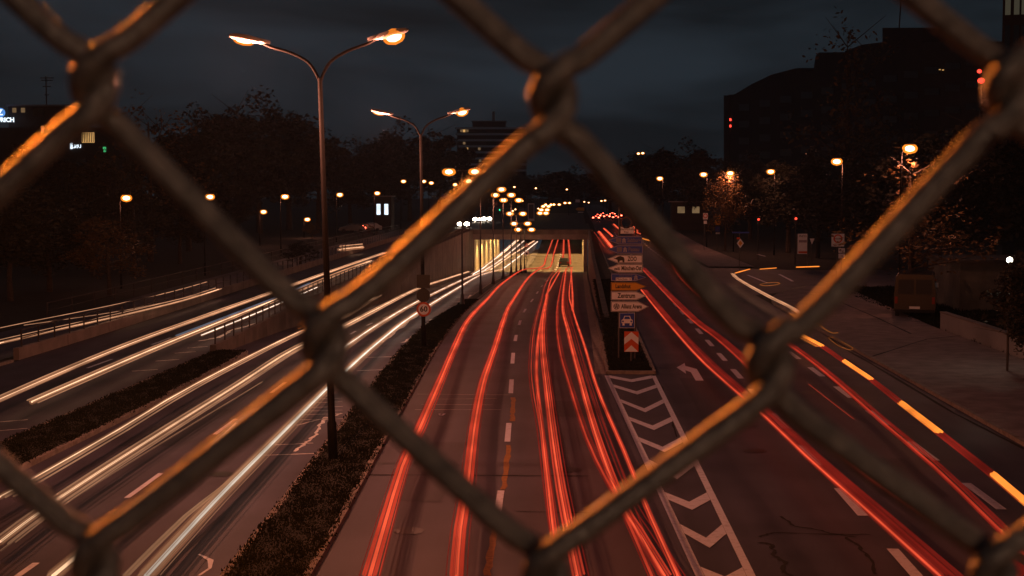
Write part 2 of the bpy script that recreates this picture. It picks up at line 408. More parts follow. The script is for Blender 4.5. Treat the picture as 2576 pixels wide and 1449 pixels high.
# chevron area in front of the island
cl = lambda d: 2.35 + (1.16-2.35)*(d-26)/(56.6-26)
cr = lambda d: 3.30 + (3.03-3.30)*(d-26)/(56.6-26)
mark([(cl(14)-.085, 14), (cl(14)+.085, 14), (cl(56.6)+.085, 56.6), (cl(56.6)-.085, 56.6)], .012, PAINT, 'island_edge_line')
mark([(cr(14)-.085, 14), (cr(14)+.085, 14), (cr(56.6)+.085, 56.6), (cr(56.6)-.085, 56.6)], .012, PAINT, 'island_edge_line')
for ly, ry, cyv in ((945,945,955),(968,968,985),(1005,1006,1028),(1049,1048,1071),(1100,1098,1124),(1157,1158,1189),(1238,1225,1262),(1318,1318,1352),(1425,1425,1449)):
    dl = on(1600, ly, flat).y; dc = on(1600, cyv, flat).y; tw = .86
    xc_ = (cl(dl)+cr(dl))/2
    mark([(cl(dl)+.09, dl), (xc_, dc), (cr(dl)-.09, dl), (cr(dl-tw)-.09, dl-tw), (xc_, dc-tw), (cl(dl-tw)+.09, dl-tw)], .012, PAINT, 'chevron_stripe')
# left-turn arrow on the near lane
A = [(1702,925),(1722,914),(1724,921),(1753,929),(1770,958),(1750,958),(1738,937),(1724,932),(1726,941)]
mark([(gx(*p).x, gx(*p).y) for p in A], .012, PAINT, 'turn_arrow')
# side street lines
for a, b in (((1880,692),(1930,712)),((1960,690),(1994,708)),((1905,640),(1925,645))):
    p, q = gx(*a), gx(*b); dv = (q-p).normalized(); nx = Vector((-dv.y, dv.x, 0))*.12
    mark([(p+nx)[:2], (q+nx)[:2], (q-nx)[:2], (p-nx)[:2]], .016, PAINT, 'side_street_line')
# crack seals and cracks
def crack(pts, wd, m, name, z=.009, fz=flat, jit=.5):
    P = [on(x, y, fz) for x, y in pts]; mb = MB(); rows = []
    for i in range(len(P)-1):
        n = 6 if jit else 1
        for k in range(n + (i == len(P)-2)):
            p = P[i].lerp(P[i+1], k/n); dv = (P[i+1]-P[i]).normalized(); nx = Vector((-dv.y, dv.x, 0))*wd*R.uniform(.5,1.4)
            j = Vector((R.gauss(0,1), R.gauss(0,1), 0))*wd*jit
            rows.append([(p+nx+j).xy[:] + (fz(p.y)+z,), (p-nx+j).xy[:] + (fz(p.y)+z,)])
    o = mb.strip(rows).build(name, m, fix=False)
    if o.data.polygons[0].normal.z < 0: o.data.flip_normals()
    o['kind'] = 'structure'; return o
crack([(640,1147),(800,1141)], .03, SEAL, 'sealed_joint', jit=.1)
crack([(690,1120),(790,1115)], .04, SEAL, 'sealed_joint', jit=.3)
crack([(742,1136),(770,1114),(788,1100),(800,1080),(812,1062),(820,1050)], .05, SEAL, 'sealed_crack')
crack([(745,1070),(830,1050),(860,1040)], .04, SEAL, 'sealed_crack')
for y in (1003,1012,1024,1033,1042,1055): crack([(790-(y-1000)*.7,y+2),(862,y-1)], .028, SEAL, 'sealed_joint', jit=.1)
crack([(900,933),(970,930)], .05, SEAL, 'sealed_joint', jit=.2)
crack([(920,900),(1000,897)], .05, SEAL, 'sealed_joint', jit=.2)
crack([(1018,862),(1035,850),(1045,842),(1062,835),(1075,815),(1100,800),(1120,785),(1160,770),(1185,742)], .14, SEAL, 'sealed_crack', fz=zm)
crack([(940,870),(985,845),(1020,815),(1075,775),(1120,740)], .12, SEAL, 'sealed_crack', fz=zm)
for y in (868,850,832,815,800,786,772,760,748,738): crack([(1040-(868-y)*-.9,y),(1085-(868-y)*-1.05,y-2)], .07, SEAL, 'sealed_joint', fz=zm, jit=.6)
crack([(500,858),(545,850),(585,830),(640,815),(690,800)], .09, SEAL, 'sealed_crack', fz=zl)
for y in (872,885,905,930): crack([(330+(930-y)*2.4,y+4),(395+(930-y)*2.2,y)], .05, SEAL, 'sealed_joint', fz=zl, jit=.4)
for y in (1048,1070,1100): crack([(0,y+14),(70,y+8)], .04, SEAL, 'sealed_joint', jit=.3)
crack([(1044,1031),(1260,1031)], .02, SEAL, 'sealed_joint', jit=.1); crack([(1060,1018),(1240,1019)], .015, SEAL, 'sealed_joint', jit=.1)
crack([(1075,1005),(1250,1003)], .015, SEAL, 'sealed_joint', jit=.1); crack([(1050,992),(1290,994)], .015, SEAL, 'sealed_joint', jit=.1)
crack([(925,1195),(1290,1197),(1480,1198)], .045, CRACK, 'open_joint', jit=.1)
crack([(1300,1287),(1440,1290),(1560,1292)], .03, CRACK, 'open_joint', jit=.2)
crack([(1965,1300),(2000,1325),(2040,1330),(2090,1342),(2150,1352)], .03, CRACK, 'open_crack_line')
crack([(1910,1351),(1945,1340),(2090,1345),(2190,1345)], .03, CRACK, 'open_crack_line')
crack([(1915,1365),(1945,1372),(1942,1395),(1975,1415),(1970,1440),(1990,1449)], .045, CRACK, 'open_crack_line')
crack([(2130,1352),(2160,1375),(2195,1412),(2200,1445)], .04, CRACK, 'open_crack_line')
crack([(1640,935),(1665,975),(1690,1045),(1700,1100)], .035, CRACK, 'open_crack_line')
crack([(2040,800),(2110,870),(2200,920),(2400,1040),(2576,1130)], .06, CRACK, 'gutter_line', jit=.1)
crack([(2108,762),(2200,802),(2292,846)], .07, CRACK, 'pavement_seam', z=.13, jit=.1)
crack([(2190,905),(2330,860),(2420,850)], .05, CRACK, 'pavement_seam', z=.13, jit=.2)
crack([(2000,872),(2090,955),(2200,1040)], .03, CRACK, 'open_crack_line')
DPATCH = asphalt('patched_asphalt', (.045, .042, .062), (.018, .017, .024))
for x0, x1, d0, d1, f in ((-4.4,-3.2,33,41,zm),(-1.2,.6,46,49.5,zm),(4.0,5.6,44,56,flat),(7.2,8.9,34,39,flat),(-13.2,-11.6,40,47,zm),(-10.6,-9.4,58,70,zm),(-22.6,-21,66,78,zl),(10.2,11.6,60,72,zr)):
    mark([(x0+R.uniform(-.05,.05), d0), (x1, d0+R.uniform(-.1,.1)), (x1+R.uniform(-.05,.05), d1), (x0, d1)], .007, DPATCH, 'asphalt_patch', f)
for x, d, f in ((-3.6,30,flat),(-.2,37,flat),(5.0,40,flat),(8.4,52,flat),(-12.8,52,flat),(-9.2,36,flat)):
    mark([(x+.33*cos(a*pi/10), d+.33*sin(a*pi/10)) for a in range(20)], .010, mat('cast_iron', (.02,.018,.018), .5, metal=.4, noise=.4, scale=30), 'manhole_cover', f)
for pts in ([(1105,1041),(1109,1046),(1115,1044),(1118,1041)], [(500,1395),(530,1410),(528,1430),(500,1449)]): crack(pts, .05, PAINT, 'curved_scratch_mark', jit=0)

# ================================================================== UNDERPASS, RAMP WALLS, RAILINGS
def wall_run(mb, f, z0, z1, d0, d1, th, side):
    rows = []
    for d in drange(d0, d1, 3):
        x = f(d); rows.append([(x, d, z0(d)), (x, d, z1(d)), (x-th*side, d, z1(d)), (x-th*side, d, z0(d)-.3)])
    mb.strip(rows); return mb
up_ = empty('underpass', (-7.5, 215, -4.4), 'concrete underpass with a lit tunnel below the crossing road', 'underpass')
def upart(name, mb, m):
    for i, v in enumerate(mb.v): mb.v[i] = (v[0]+7.5, v[1]-215, v[2]+4.4)
    return mb.build(name, m, up_)
upart('fascia_beam', MB().box(-18.6, 2.2, 214.9, 215.6, .5, 1.28), CONC)
upart('parapet', MB().box(-18.6, 2.2, 214.97, 215.3, 1.283, 2.02), CONCD)
upart('deck_slab', MB().box(-15.9, 2.2, 215.62, 482, .62, 1.18), CONCD)
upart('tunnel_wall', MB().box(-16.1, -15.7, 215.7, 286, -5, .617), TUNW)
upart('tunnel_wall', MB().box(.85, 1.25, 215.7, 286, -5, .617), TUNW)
upart('portal_pillar', MB().box(-16.2, -15.72, 214.92, 215.66, -5, .497), CONC)
upart('portal_pillar', MB().box(.87, 1.4, 214.92, 215.66, -5, .497), CONC)
upart('far_fascia_beam', MB().box(-18, 2.2, 286.05, 286.6, .2, .617), CONCD)
TL = glow('tunnel_tube', (1, .72, .32), 9, sample=False)
for i in range(6):
    for x in (-14.3, -10.9, -5.0, -.6):
        d = 221 + 11.5*i
        upart('tunnel_lamp', MB().box(x-.16, x+.16, d-1.0, d+1.0, .36, .56), TL)
        ld = bpy.data.lights.new('tunnel_light', 'SPOT'); ld.energy = 2300; ld.color = (1, .58, .2); ld.shadow_soft_size = .2; ld.spot_size = radians(122); ld.spot_blend = .45
        link('tunnel_light', ld, up_, (x+7.5, d-215, .3+4.4))
rw = empty('retaining_wall', (1.5, 80, 0), 'concrete retaining wall along the right side of the dipping road', 'wall')
mb = MB(); rows = []
for d in drange(78, 214.8, 3):
    zt = zr(d) + .1 + .35*min(1, (d-78)/40) + max(0, (d-150)/65)*1.3; zb = zm(d)-.3
    rows.append([(.0, d-80, zb), (.0, d-80, zt), (.35, d-80, zt), (.35, d-80, zb)])
mb.strip(rows); mb.quad(*[rows[0][i] for i in (0,1,2,3)]); mb.build('wall_body', CONCD, rw)
mb = MB()
lw = empty('retaining_wall', (-16.5, 64, 0), 'long concrete retaining wall between the upper left road and the dipping carriageway', 'wall')
ztop = lambda d: zl(d)+.34 + max(0, (d-150)/65)*.35
mb = MB(); rows = []
for d in drange(64, 214.8, 2.4):
    x = xw(d)+16.5; rows.append([(x, d-64, zm(d)-.3), (x, d-64, ztop(d)), (x-.3, d-64, ztop(d)), (x-.3, d-64, zl(d)-.3)])
mb.strip(rows); mb.quad(*rows[0]); mb.build('wall_body', CONCD, lw)
mb = MB()
for d in drange(70, 212, 6): mb.box(xw(d)+16.5-.004, xw(d)+16.5+.012, d-64-.03, d-64+.03, zm(d)-.1, ztop(d)-.03)
mb.build('wall_joints', CONCD, lw)
lw2 = empty('low_wall', (-24.6, 61, 0), 'low concrete wall along the far edge of the upper left road', 'wall')
rows = []; mb = MB()
for d in drange(61, 230, 3): rows.append([(.12, d-61, zl(d)-.2), (.12, d-61, zl(d)+.5), (-.13, d-61, zl(d)+.5), (-.13, d-61, zl(d)-.2)])
mb.strip(rows); mb.quad(*rows[0]); mb.build('wall_body', CONC, lw2)
mb = MB()
for d in drange(67, 226, 6): mb.box(.119, .132, d-61-.04, d-61+.04, zl(d), zl(d)+.48)
mb.build('wall_joints', CONCD, lw2)
def railing(label, fx, fz, d0, d1, sp, h, dense=None):
    r_ = empty('railing', (fx(d0), d0, fz(d0)), label, 'railing'); ox, od, oz = fx(d0), d0, fz(d0)
    ds = [d0 + sp*i for i in range(int((d1-d0)/sp)+1)]
    pm = MB().box(-.03, .03, -.03, .03, 0, h).mesh('post', RAILM)
    for d in ds: link('post', pm, r_, (fx(d)-ox, d-od, fz(d)-oz))
    for hz, rr in ((h, .035), (h*.5, .022)):
        MB().tube([(fx(d)-ox, d-od, fz(d)-oz+hz) for d in ds], rr, 6).build('rail', RAILM, r_)
    if dense:
        bars = MB()
        for i in range(int((d1-dense)/.6)):
            d = dense+.6*i; bars.box(fx(d)-ox-.015, fx(d)-ox+.015, d-od-.015, d-od+.015, fz(d)-oz+.03, fz(d)-oz+h-.03)
        tag(bars.build('infill_bars', RAILM, r_), kind='stuff')
    return r_
railing('dark steel railing on the wall beside the dipping carriageway', lambda d: xw(d)-.15, ztop, 64.4, 212, 1.9, .78, dense=140)
railing('dark steel railing on the low wall at far left', const(-24.6), lambda d: zl(d)+.5, 61.6, 200, 2.0, .75)
railing('dark steel railing beside the service road behind the low wall', const(-30.4), lambda d: zl(d), 80, 240, 4.0, .9)

# ================================================================== STREET LAMPS
LP = .215
def lamp_light(parent, loc, power, col=(1, .32, .185)):
    ld = bpy.data.lights.new('lamp_light', 'POINT'); ld.energy = power*LP; ld.color = col; ld.shadow_soft_size = .16
    return link('lamp_light', ld, parent, loc)
def twin_curved(base, label, h=10.2, span=2.3, lean=0.0, power=4200, col=None):
    t = empty('twin_street_lamp', base, label, 'street lamp', 'tall twin armed lamps on the grass strip'); t.rotation_euler.y = -lean
    MB().tube([(0,0,-.2),(0,0,1.0),(0,0,1.05),(0,0,5),(0,0,h)], [.13,.13,.10,.085,.06], 12).build('pole', POLE, t, True)
    for s in (-1, 1):
        pts = [(0,0,h-.15),(s*.08,0,h+.08),(s*.3,0,h+.42),(s*.75,0,h+.68),(s*1.3,0,h+.86),(s*(span-.75),0,h+1.0)]
        MB().tube(smooth_path(pts, .12), .042, 8).build('arm', POLE, t, True)
        M = Matrix.Rotation(-s*.22, 3, 'Y')
        hd = MB().ell((s*(span-.35), 0, h+1.10), .46, .17, .11, 14, 8, M); hd.tube([(s*(span-1.0),0,h+.96),(s*(span-.6),0,h+1.05)], [.055,.085], 8)
        hh = hd.build('lamp_head', HEADM, t, True)
        b1, b2 = ((.21, .10, .06), (.28, .14, .11)) if s < 0 else ((.21, .15, .15), (.30, .21, .22))
        MB().ell((s*(span-.3), 0, h+1.03), *b1, 14, 8, M).build('burner', BOWL, hh, True); MB().ell((s*(span-.3), 0, h+1.02), *b2, 14, 8, M).build('halo_shell', AMBG, hh, True)
        lamp_light(t, (s*(span-.3), 0, h+.52), power*(1.6 if s < 0 else .42), col or (1, .32, .185))
    return t
l1 = on(838, 1165, flat); l2 = on(1066, 878, zm)
twin_curved((l1.x, l1.y, .1), 'tall twin armed lamp nearest the fence, on the grass strip', lean=radians(1.5), power=7500)
twin_curved((l2.x, l2.y, zm(l2.y)+.1), 'second tall twin armed lamp, carrying the speed limit sign', lean=radians(.6), power=5500)
twin_curved((xm(12), 12.0, .1), 'tall twin armed lamp assumed out of view beside the bridge, to rim light the fence wires', h=10.2, power=17500, col=(1, .225, .022))  # assumed unseen lamp, extra strong and tinted orange to rim light the fence wires
t = empty('street_lamp', (6.5, -8.5, 0), 'single lamp unseen behind the camera, added to light the fence wires', 'street lamp')  # unseen lamp, added behind the camera to light the fence wires
MB().tube([(0,0,-.2),(0,0,10.6)], .07, 8).build('pole', POLE, t, True); hh = MB().ell((-.4,0,10.7), .42, .22, .12, 12, 6, z0=0).build('lamp_head', HEADM, t, True); MB().ell((-.4,0,10.68), .33, .2, .16, 12, 6, z1=.4).build('burner', BOWL, hh, True)  # parts of the added unseen lamp
lamp_light(t, (-.4, 0, 10.1), 3600, (1, .58, .36))
def tee_lamp(px, py, hy, d, sep, label, h_fix=None, power=1500, light=True):
    b = at(px, py, d); top = at(px, hy, d); h = top.z - b.z
    t = empty('tee_lamp', b, label, 'street lamp', 'short armed lamps stepping down the ramp')
    MB().tube([(0,0,-.2),(0,0,.05),(0,0,.35),(0,0,.9),(0,0,1.1),(0,0,h)], [.28,.26,.17,.14,.09,.06], 10).build('pole', POLED, t, True)
    MB().box(-sep/2, sep/2, -.04, .04, h+.05, h+.13).build('arm', POLED, t)
    for s in (-1, 1):
        hh = MB().ell((s*sep/2, 0, h+.26), .36, .24, .16, 12, 6, z0=0).build('lamp_head', HEADM, t, True)
        MB().ell((s*sep/2, 0, h+.02), .32, .24, .19, 14, 8, z1=.95).build('burner', BOWL, hh, True); MB().ell((s*sep/2, 0, h+.02), .58, .42, .36, 14, 8, z1=.75).build('halo_shell', AMBG, hh, True)
        if light: lamp_light(t, (s*sep/2, 0, h-.7), power)
    return t
T = [(1163,770,433,119,2.2,'short armed lamp nearest the camera on the ramp'),
     (1209,741,457,141,2.2,'second short armed lamp down the ramp, before the tunnel'),
     (1241,714,477,166,1.9,'third short armed lamp down the ramp'),
     (1266,699,491,185,2.1,'fourth short armed lamp down the ramp'),
     (1286,691,504,197,2.1,'fifth short armed lamp down the ramp, near the tunnel mouth'),
     (1299,687,538,204,1.85,'lower sixth short armed lamp close to the tunnel mouth'),
     (1310,684,563,209,2.0,'low seventh short armed lamp just before the tunnel beam'),
     (1320,682,578,212.5,2.0,'lowest short armed lamp right at the tunnel beam')]
for i, a in enumerate(T): tee_lamp(*a[:5], a[5], power=1300, light=i < 6)
def single_lamp(px, py, d, s, label, group, z0=None, power=1500, light=True, big=1.0, m=None):
    hd = at(px, py, d); gz = z0 if z0 is not None else 0
    h = hd.z - gz
    t = empty('street_lamp', (hd.x - s*.5, d, gz), label, 'street lamp', group)
    MB().tube([(0,0,-.2),(0,0,1),(0,0,1.05),(0,0,h-.3),(s*.08,0,h-.02),(s*.25,0,h+.05)], [.09,.085,.06,.05,.045,.04], 8).build('pole', POLE, t, True)
    hh = MB().ell((s*.5, 0, h+.05+.2*big), .34*big, .22*big, .17*big, 12, 6, z0=0).build('lamp_head', HEADM, t, True)
    MB().ell((s*.5, 0, h+.05), .33*big, .25*big, .2*big, 14, 8, z1=.95).build('burner', m or BOWL, hh, True); MB().ell((s*.5, 0, h+.05), .52*big, .42*big, .37*big, 14, 8, z1=.75).build('halo_shell', AMBG, hh, True)
    if light: lamp_light(t, (s*.5, 0, h-.6), power)
    return t
GL = 'single lamps among the trees on the left'; GR = 'single lamps along the pavement on the right'; GF = 'far lamps on the skyline'
LL = [(318,500,103,1,'lamp at far left above the railing, in front of dark trees'),
      (528,497,118,1,'lamp half hidden behind the fence wire at left'),
      (663,534,172,1,'low lamp between the trees left of the nearest twin lamp'),
      (717,496,150,1,'taller lamp just left of the nearest twin lamp pole'),
      (773,553,200,1,'lowest lamp lighting a yellow bush'),
      (855,491,185,1,'lamp just right of the nearest twin lamp pole'),
      (949,487,213,1,'lamp above the parked cars on the left'),
      (1015,457,245,1,'lamp left of the second twin lamp pole'),
      (1066,457,258,1,'lamp straight behind the second twin lamp pole'),
      (1085,461,271,1,'lamp just right of the second twin lamp pole'),
      (1145,465,301,1,'lamp beyond the fence wire above the ramp wall'),
      (1005,407,330,-1,'highest lamp on a tall mast among the left trees')]
for i, a in enumerate(LL): single_lamp(*a[:5], GL, z0=zl(a[2]), power=600, light=a[2] < 215, big=.70 + a[2]/1000)
RL = [(1660,450,235,-1,'lamp right of the sloping fence wire, farthest along the right pavement'),
      (1770,440,196,-1,'lamp left of the lamplit tree'),
      (1837,437,184,-1,'lamp standing in the crown of the orange lit tree'),
      (1939,433,173,-1,'lamp at the corner of the side street'),
      (2105,408,121,-1,'lamp with a long pole above the zone sign'),
      (2289,376,87,1,'lamp nearest on the right, among lit twigs')]
for i, a in enumerate(RL): single_lamp(*a[:5], GR, z0=0, power=3200, light=True, big=.78 + a[2]/800)
FL = [(1348,474,420,'far lamp above the tunnel, left of the road end'),(1426,477,430,'far lamp above the road end'),(1294,471,380,'far lamp behind the ramp lamps'),
      (1617,386,300,'twin of a high far lamp on the right skyline'),(1606,387,300,'smaller high far lamp on the right skyline'),(1632,452,330,'small far lamp beside the sloping wire'),
      (1470,508,520,'far lamp right of the yellow arrow board'),(1481,510,540,'small far lamp right of the yellow arrow board'),(1513,506,420,'left one of two far lamps over the red lights'),
      (1522,505,420,'right one of two far lamps over the red lights'),(1354,525,500,'faint far lamp at the left end of the distant row'),(1314,506,400,'small pale far lamp by the ramp lamps'),
      (1290,531,430,'tiny far lamp beneath the ramp lamps'),(1297,527,430,'tiny far lamp right beneath the ramp lamps')]
for a in FL: single_lamp(a[0], a[1], a[2], -1, a[3], GF, z0=1.2, light=False, big=.75)
far = [(1207,1280,385,360,'nearest'),(1225,1295,345,410,'second'),(1247,1312,303,480,'third'),(1278,1340,283,560,'fourth'),(1375,1440,281,600,'fifth'),(1510,1562,262,640,'farthest')]
for xa, xb, y, d, wd in far:
    px = 1106.8 + .2083*(xa+xb)/2; py = 456.1 + .2083*y; p = at(px, py, d)
    t = empty('tee_lamp', (p.x, d, 1.2), wd + ' short armed lamp of the distant row beyond the tunnel', 'street lamp', 'distant short armed lamps beyond the tunnel')
    sp = (xb-xa)*.2083*d/FP/1.0; h = p.z-1.2
    MB().tube([(0,0,0),(0,0,h)], .06, 6).build('pole', POLED, t); MB().box(-sp/2, sp/2, -.04, .04, h+.02, h+.1).build('arm', POLED, t)
    for s in (-1,1): MB().ell((s*sp/2,0,h), .5, .35, .26, 10, 6).build('burner', BOWL, t, True); MB().ell((s*sp/2,0,h), .85, .6, .55, 10, 6).build('halo_shell', AMBG, t, True)
# white globe lamp by the pale wall on the right
p = at(2540, 654, 58); t = empty('globe_lamp', (p.x, p.y, 0), 'short white globe lamp by the pale building at far right', 'street lamp')
MB().tube([(0,0,-.1),(0,0,p.z-.15)], .05, 8).build('pole', POLED, t); MB().ell((0,0,p.z), .125, .125, .125, 14, 10).build('globe', WHITEBOWL, t, True)
ld = bpy.data.lights.new('lamp_light', 'POINT'); ld.energy = 70; ld.color = (1,.85,.6); ld.shadow_soft_size = .1; link('lamp_light', ld, t, (0, .4, p.z-.1))

# ================================================================== LIGHT OF PASSING TRAFFIC
WHT = glow('headlight_white', (1, .58, .33), 3.2, near=.42); WHT2 = glow('headlight_soft', (1, .46, .24), .8, .7, near=.3); WCOOL = glow('headlight_cool', (1, .84, .68), 2.8, near=.15)
WHT3 = glow('headlight_faint', (1, .40, .18), .34, .5, near=.5)
BLU = glow('headlight_bluish', (.35, .38, .5), .3, .7); AMB = glow('indicator_amber', (1, .26, .035), 1.35)
RED = glow('taillight_red', (1, .115, .045), 1.25, near=.72); RED2 = glow('taillight_dim', (1, .08, .035), .7, .7, near=.68); REDF = glow('taillight_faint', (.9, .05, .03), .32, .5, near=.65)
HALO_RED = glow('red_glow_halo', (1, .06, .03), .75, .16, sample=False, near=.7); HALO_WARM = glow('warm_glow_halo', (1, .40, .18), .85, .16, sample=False, near=.5)  # wide translucent emissive tubes that imitate a soft glow round each trail
def trail(label, pts, fz, up, r, m, group, sub=(), name='light_trail', straight=False, w=None, n=None):
    """one lamp's path over the road: a bundle of fine parallel strands, each of its own brightness"""
    P = [on(x, y, fz, up) for x, y in pts]
    P = P if straight else smooth_path(P, 2.5)
    soft = {WHT.name: (WHT2, WHT3), WCOOL.name: (WHT2, WHT3), RED.name: (RED2, REDF), WHT2.name: (WHT2, WHT3), RED2.name: (REDF, REDF)}.get(m.name, (m, m))
    mb = MB().tube(P, r*(.55 if not straight else .8), 6)
    def strand(b, dx, dz, rr):
        ph, k, am = R.uniform(0, 6), R.uniform(.12, .3), R.uniform(.002, .012)
        b.tube([p + Vector((dx + am*sin(ph + p.y*k), 0, dz + am*.6*sin(ph*2 + p.y*k*1.7))) for p in P], rr, 4)
    w = w or r*2.6; n = n if n is not None else max(2, int(w/.035))
    bright, dim = MB(), MB()
    if not straight and r > .03:
        for q in (-1, 1): strand(bright, q*r*R.uniform(1.05, 1.5), R.uniform(-.02, .02), r*R.uniform(.28, .42))
    for q in range(n):
        f = R.gauss(0, .38)*w; (strand(bright, f, R.uniform(-.03,.03), r*R.uniform(.10,.26)) if R.random() < .45 else strand(dim, f*1.25, R.uniform(-.04,.04), r*R.uniform(.10,.34)))
    for (dx, dz, rr, mm) in sub: strand(bright if mm in (RED2, WHT2, AMB) else dim, dx, dz, rr*.8)
    o = mb.build(name, m, fix=False); tag(o, label, 'light trail', group)
    fr = {RED.name: HALO_RED, WHT.name: HALO_WARM, WCOOL.name: HALO_WARM}.get(m.name)
    if fr and not straight: MB().tube(P, r*1.9, 8).build('glow_halo', fr, o, True, fix=False)
    if bright.v: bright.build('bright_strands', soft[0], o, fix=False)
    if dim.v: dim.build('faint_strands', soft[1], o, fix=False)
    return o
GW = 'white headlight trails on the left carriageways'; GRD = 'red tail light trails on the dipping road'; GRR = 'red tail light trails on the upper right road'
ws = lambda k=1: ((-.16*k, -.04, .02, WHT2), (.13*k, .05, .018, WHT2), (.26*k, .02, .014, WHT2))
trail('bright white trail on the inner lane, upper of the pair by the speed limit sign', [(593,1066),(680,1008),(733,973),(872,870),(962,810),(1052,758),(1159,706),(1209,686),(1235,676)], zm, .65, .075, WCOOL, GW, ws())
trail('bright white trail on the inner lane, lower of the pair by the speed limit sign', [(367,1449),(500,1303),(583,1216),(683,1116),(813,986),(862,940),(950,862),(1045,790),(1159,720),(1212,691),(1269,676)], zm, .65, .075, WCOOL, GW, ws())
trail('cream trail with a wavy end beside the lower left fence wire', [(133,1449),(250,1351),(300,1303),(417,1213),(500,1152),(550,1105),(594,1065)], zm, .65, .06, WHT, GW, ((-.1,0,.02,WHT2),))
trail('thin orange edged trail at the bottom of the inner left lane', [(317,1449),(467,1299),(560,1225),(620,1170)], zm, .62, .045, WHT2, GW, ((.07,.03,.02,WHT2),))
trail('upper pale trail of the outer lane curving towards the tunnel', [(0,1250),(93,1199),(300,1080),(493,966),(753,835),(862,811-14),(959,740),(1052,710),(1149,683)], zm, .65, .035, WHT, GW, ((.12,0,.035,WHT2),(.3,.02,.03,WHT2)))
trail('lower pale trail of the outer lane curving towards the tunnel', [(0,1363),(150,1252),(367,1112),(600,966),(743,876),(865,820),(1045,728),(1120,702),(1179,683)], zm, .65, .04, WHT, GW, ((-.14,.03,.03,WHT2),(.16,-.03,.04,WHT2),(.3,0,.02,WHT2)))
trail('hair thin trail below the pale outer lane trails', [(0,1385),(170,1262),(420,1105),(660,960)], zm, .45, .012, WHT2, GW)
trail('upper white trail on the upper left road', [(-60,1032),(93,964),(280,884),(450,820),(697,732),(853,676),(969,636)], zl, .65, .05, WHT, GW, ((-.2,.04,.03,WHT2),(.15,.05,.03,WHT2)))
trail('lower white trail on the upper left road, ending at the bottom left', [(80,1011),(182,966),(367,886),(533,818),(717,744),(853,687),(935,656)], zl, .65, .05, WHT, GW, ((-.15,.05,.03,WHT2),(.2,-.03,.025,WHT2)))
trail('thin white trail seen between the posts of the ramp railing', [(507,843),(620,798),(723,755),(800,722)], zl, .6, .035, WCOOL, GW)
trail('bluish grey streak between the two upper left trails', [(443,845),(560,800),(700,746),(780,712)], zl, .8, .04, BLU, GW)
trail('pale trail on the service road behind the low wall', [(0,863),(150,828),(300,795),(460,756),(550,728)], zl, .65, .034, WHT, GW, ((-.2,.1,.02,WHT2),(.2,.05,.02,WHT2),(-.8,.5,.02,WHT2)))
trail('dim trail higher on the service road behind the low wall', [(60,818),(167,803),(330,778),(500,742)], zl, .8, .02, WHT2, GW)
trail('short bright streak far down the upper left road', [(853,628),(880,625),(912,622)], zl, .7, .1, WHT, GW, ((0,.35,.05,WHT2),))
# through the tunnel
for i, (a, mid, b) in enumerate([((1209,686),(1262,652),(1318,606)),((1235,678),(1290,640),(1344,606)),((1190,690),(1232,662),(1300,604)),((1222,668),(1262,640),(1304,604)),((1264,677),(1300,650),(1352,608))]):
    trail(['lowest','middle','left hand','topmost left','right hand'][i] + ' white trail inside the tunnel mouth', [a, mid, b], zm, .65, .1, WCOOL if i % 2 == 0 else WHT, 'white headlight trails in the tunnel', ((-.3,.05,.04,WHT2),))
rs = lambda k=1, m=None: ((-.11*k, .02, .022, m or RED2), (.10*k, .02, .022, m or RED2), (.17*k, -.02, .014, m or REDF), (-.18*k, -.02, .014, m or REDF))
trail('leftmost red trail of the dipping road', [(930,1449),(1012,1173),(1055,1079),(1104,966),(1145,870),(1179,803),(1225,753),(1265,712),(1315,679),(1363,671),(1375,644),(1390,603)], zm, .8, .06, RED, GRD, rs())
trail('second red trail from the left on the dipping road', [(1149,1449),(1158,1330),(1179,1199),(1192,1083),(1214,966),(1242,883),(1275,783),(1290,756),(1328,700),(1357,677),(1384,671),(1394,635),(1404,603)], zm, .8, .06, RED, GRD, rs())
trail('short red spur beside the leftmost red trail', [(1179,806),(1200,780),(1222,757)], zm, .75, .03, RED2, GRD)
trail('faint ribbon left of the bright pair in the right lane', [(1399,1359),(1379,1233),(1359,1083),(1339,966),(1337,900),(1345,820),(1362,756),(1375,710),(1403,668)], zm, .8, .03, RED2, GRD, ((-.09,.02,.022,REDF),(.09,.03,.022,REDF)))
trail('bright red trail beside the broken centre line', [(1405,1449),(1380,1233),(1364,1083),(1351,966),(1350,900),(1357,830),(1372,756),(1388,700),(1410,676)], zm, .8, .035, RED, GRD)
trail('bright orange red trail in the middle of the right lane', [(1452,1449),(1435,1366),(1409,1233),(1389,1099),(1373,966),(1364,870),(1366,800),(1376,742)], zm, .85, .05, RED, GRD, ((.12,.04,.025,RED2),(.2,0,.016,REDF)))
trail('left edge of the fanned red trails on the right lane', [(1640,1449),(1559,1266),(1522,1199),(1475,1099),(1432,966),(1409,883),(1401,810),(1405,750),(1419,685),(1432,669)], zm, .8, .045, RED2, GRD, ((.1,.02,.02,REDF),))
trail('middle of the fanned red trails on the right lane', [(1672,1449),(1600,1330),(1562,1266),(1512,1133),(1485,1049),(1462,966),(1430,840),(1415,756),(1424,676)], zm, .8, .045, RED, GRD, ((.10,.03,.025,RED2),(.22,.02,.02,REDF),(.34,0,.018,REDF)))
trail('right edge of the fanned red trails, closest to the chevrons', [(1705,1449),(1639,1306),(1609,1233),(1569,1133),(1532,1049),(1499,966),(1469,866),(1442,783),(1432,733),(1440,672)], zm, .85, .035, RED, GRD, ((-.22,-.05,.018,REDF),))
trail('short inner red trail ending before the tunnel', [(1373,745),(1392,712),(1408,684)], zm, .8, .05, RED, GRD)
trail('inner red trail right of the car in the tunnel', [(1440,780),(1440,740),(1436,672)], zm, .8, .05, RED, GRD)
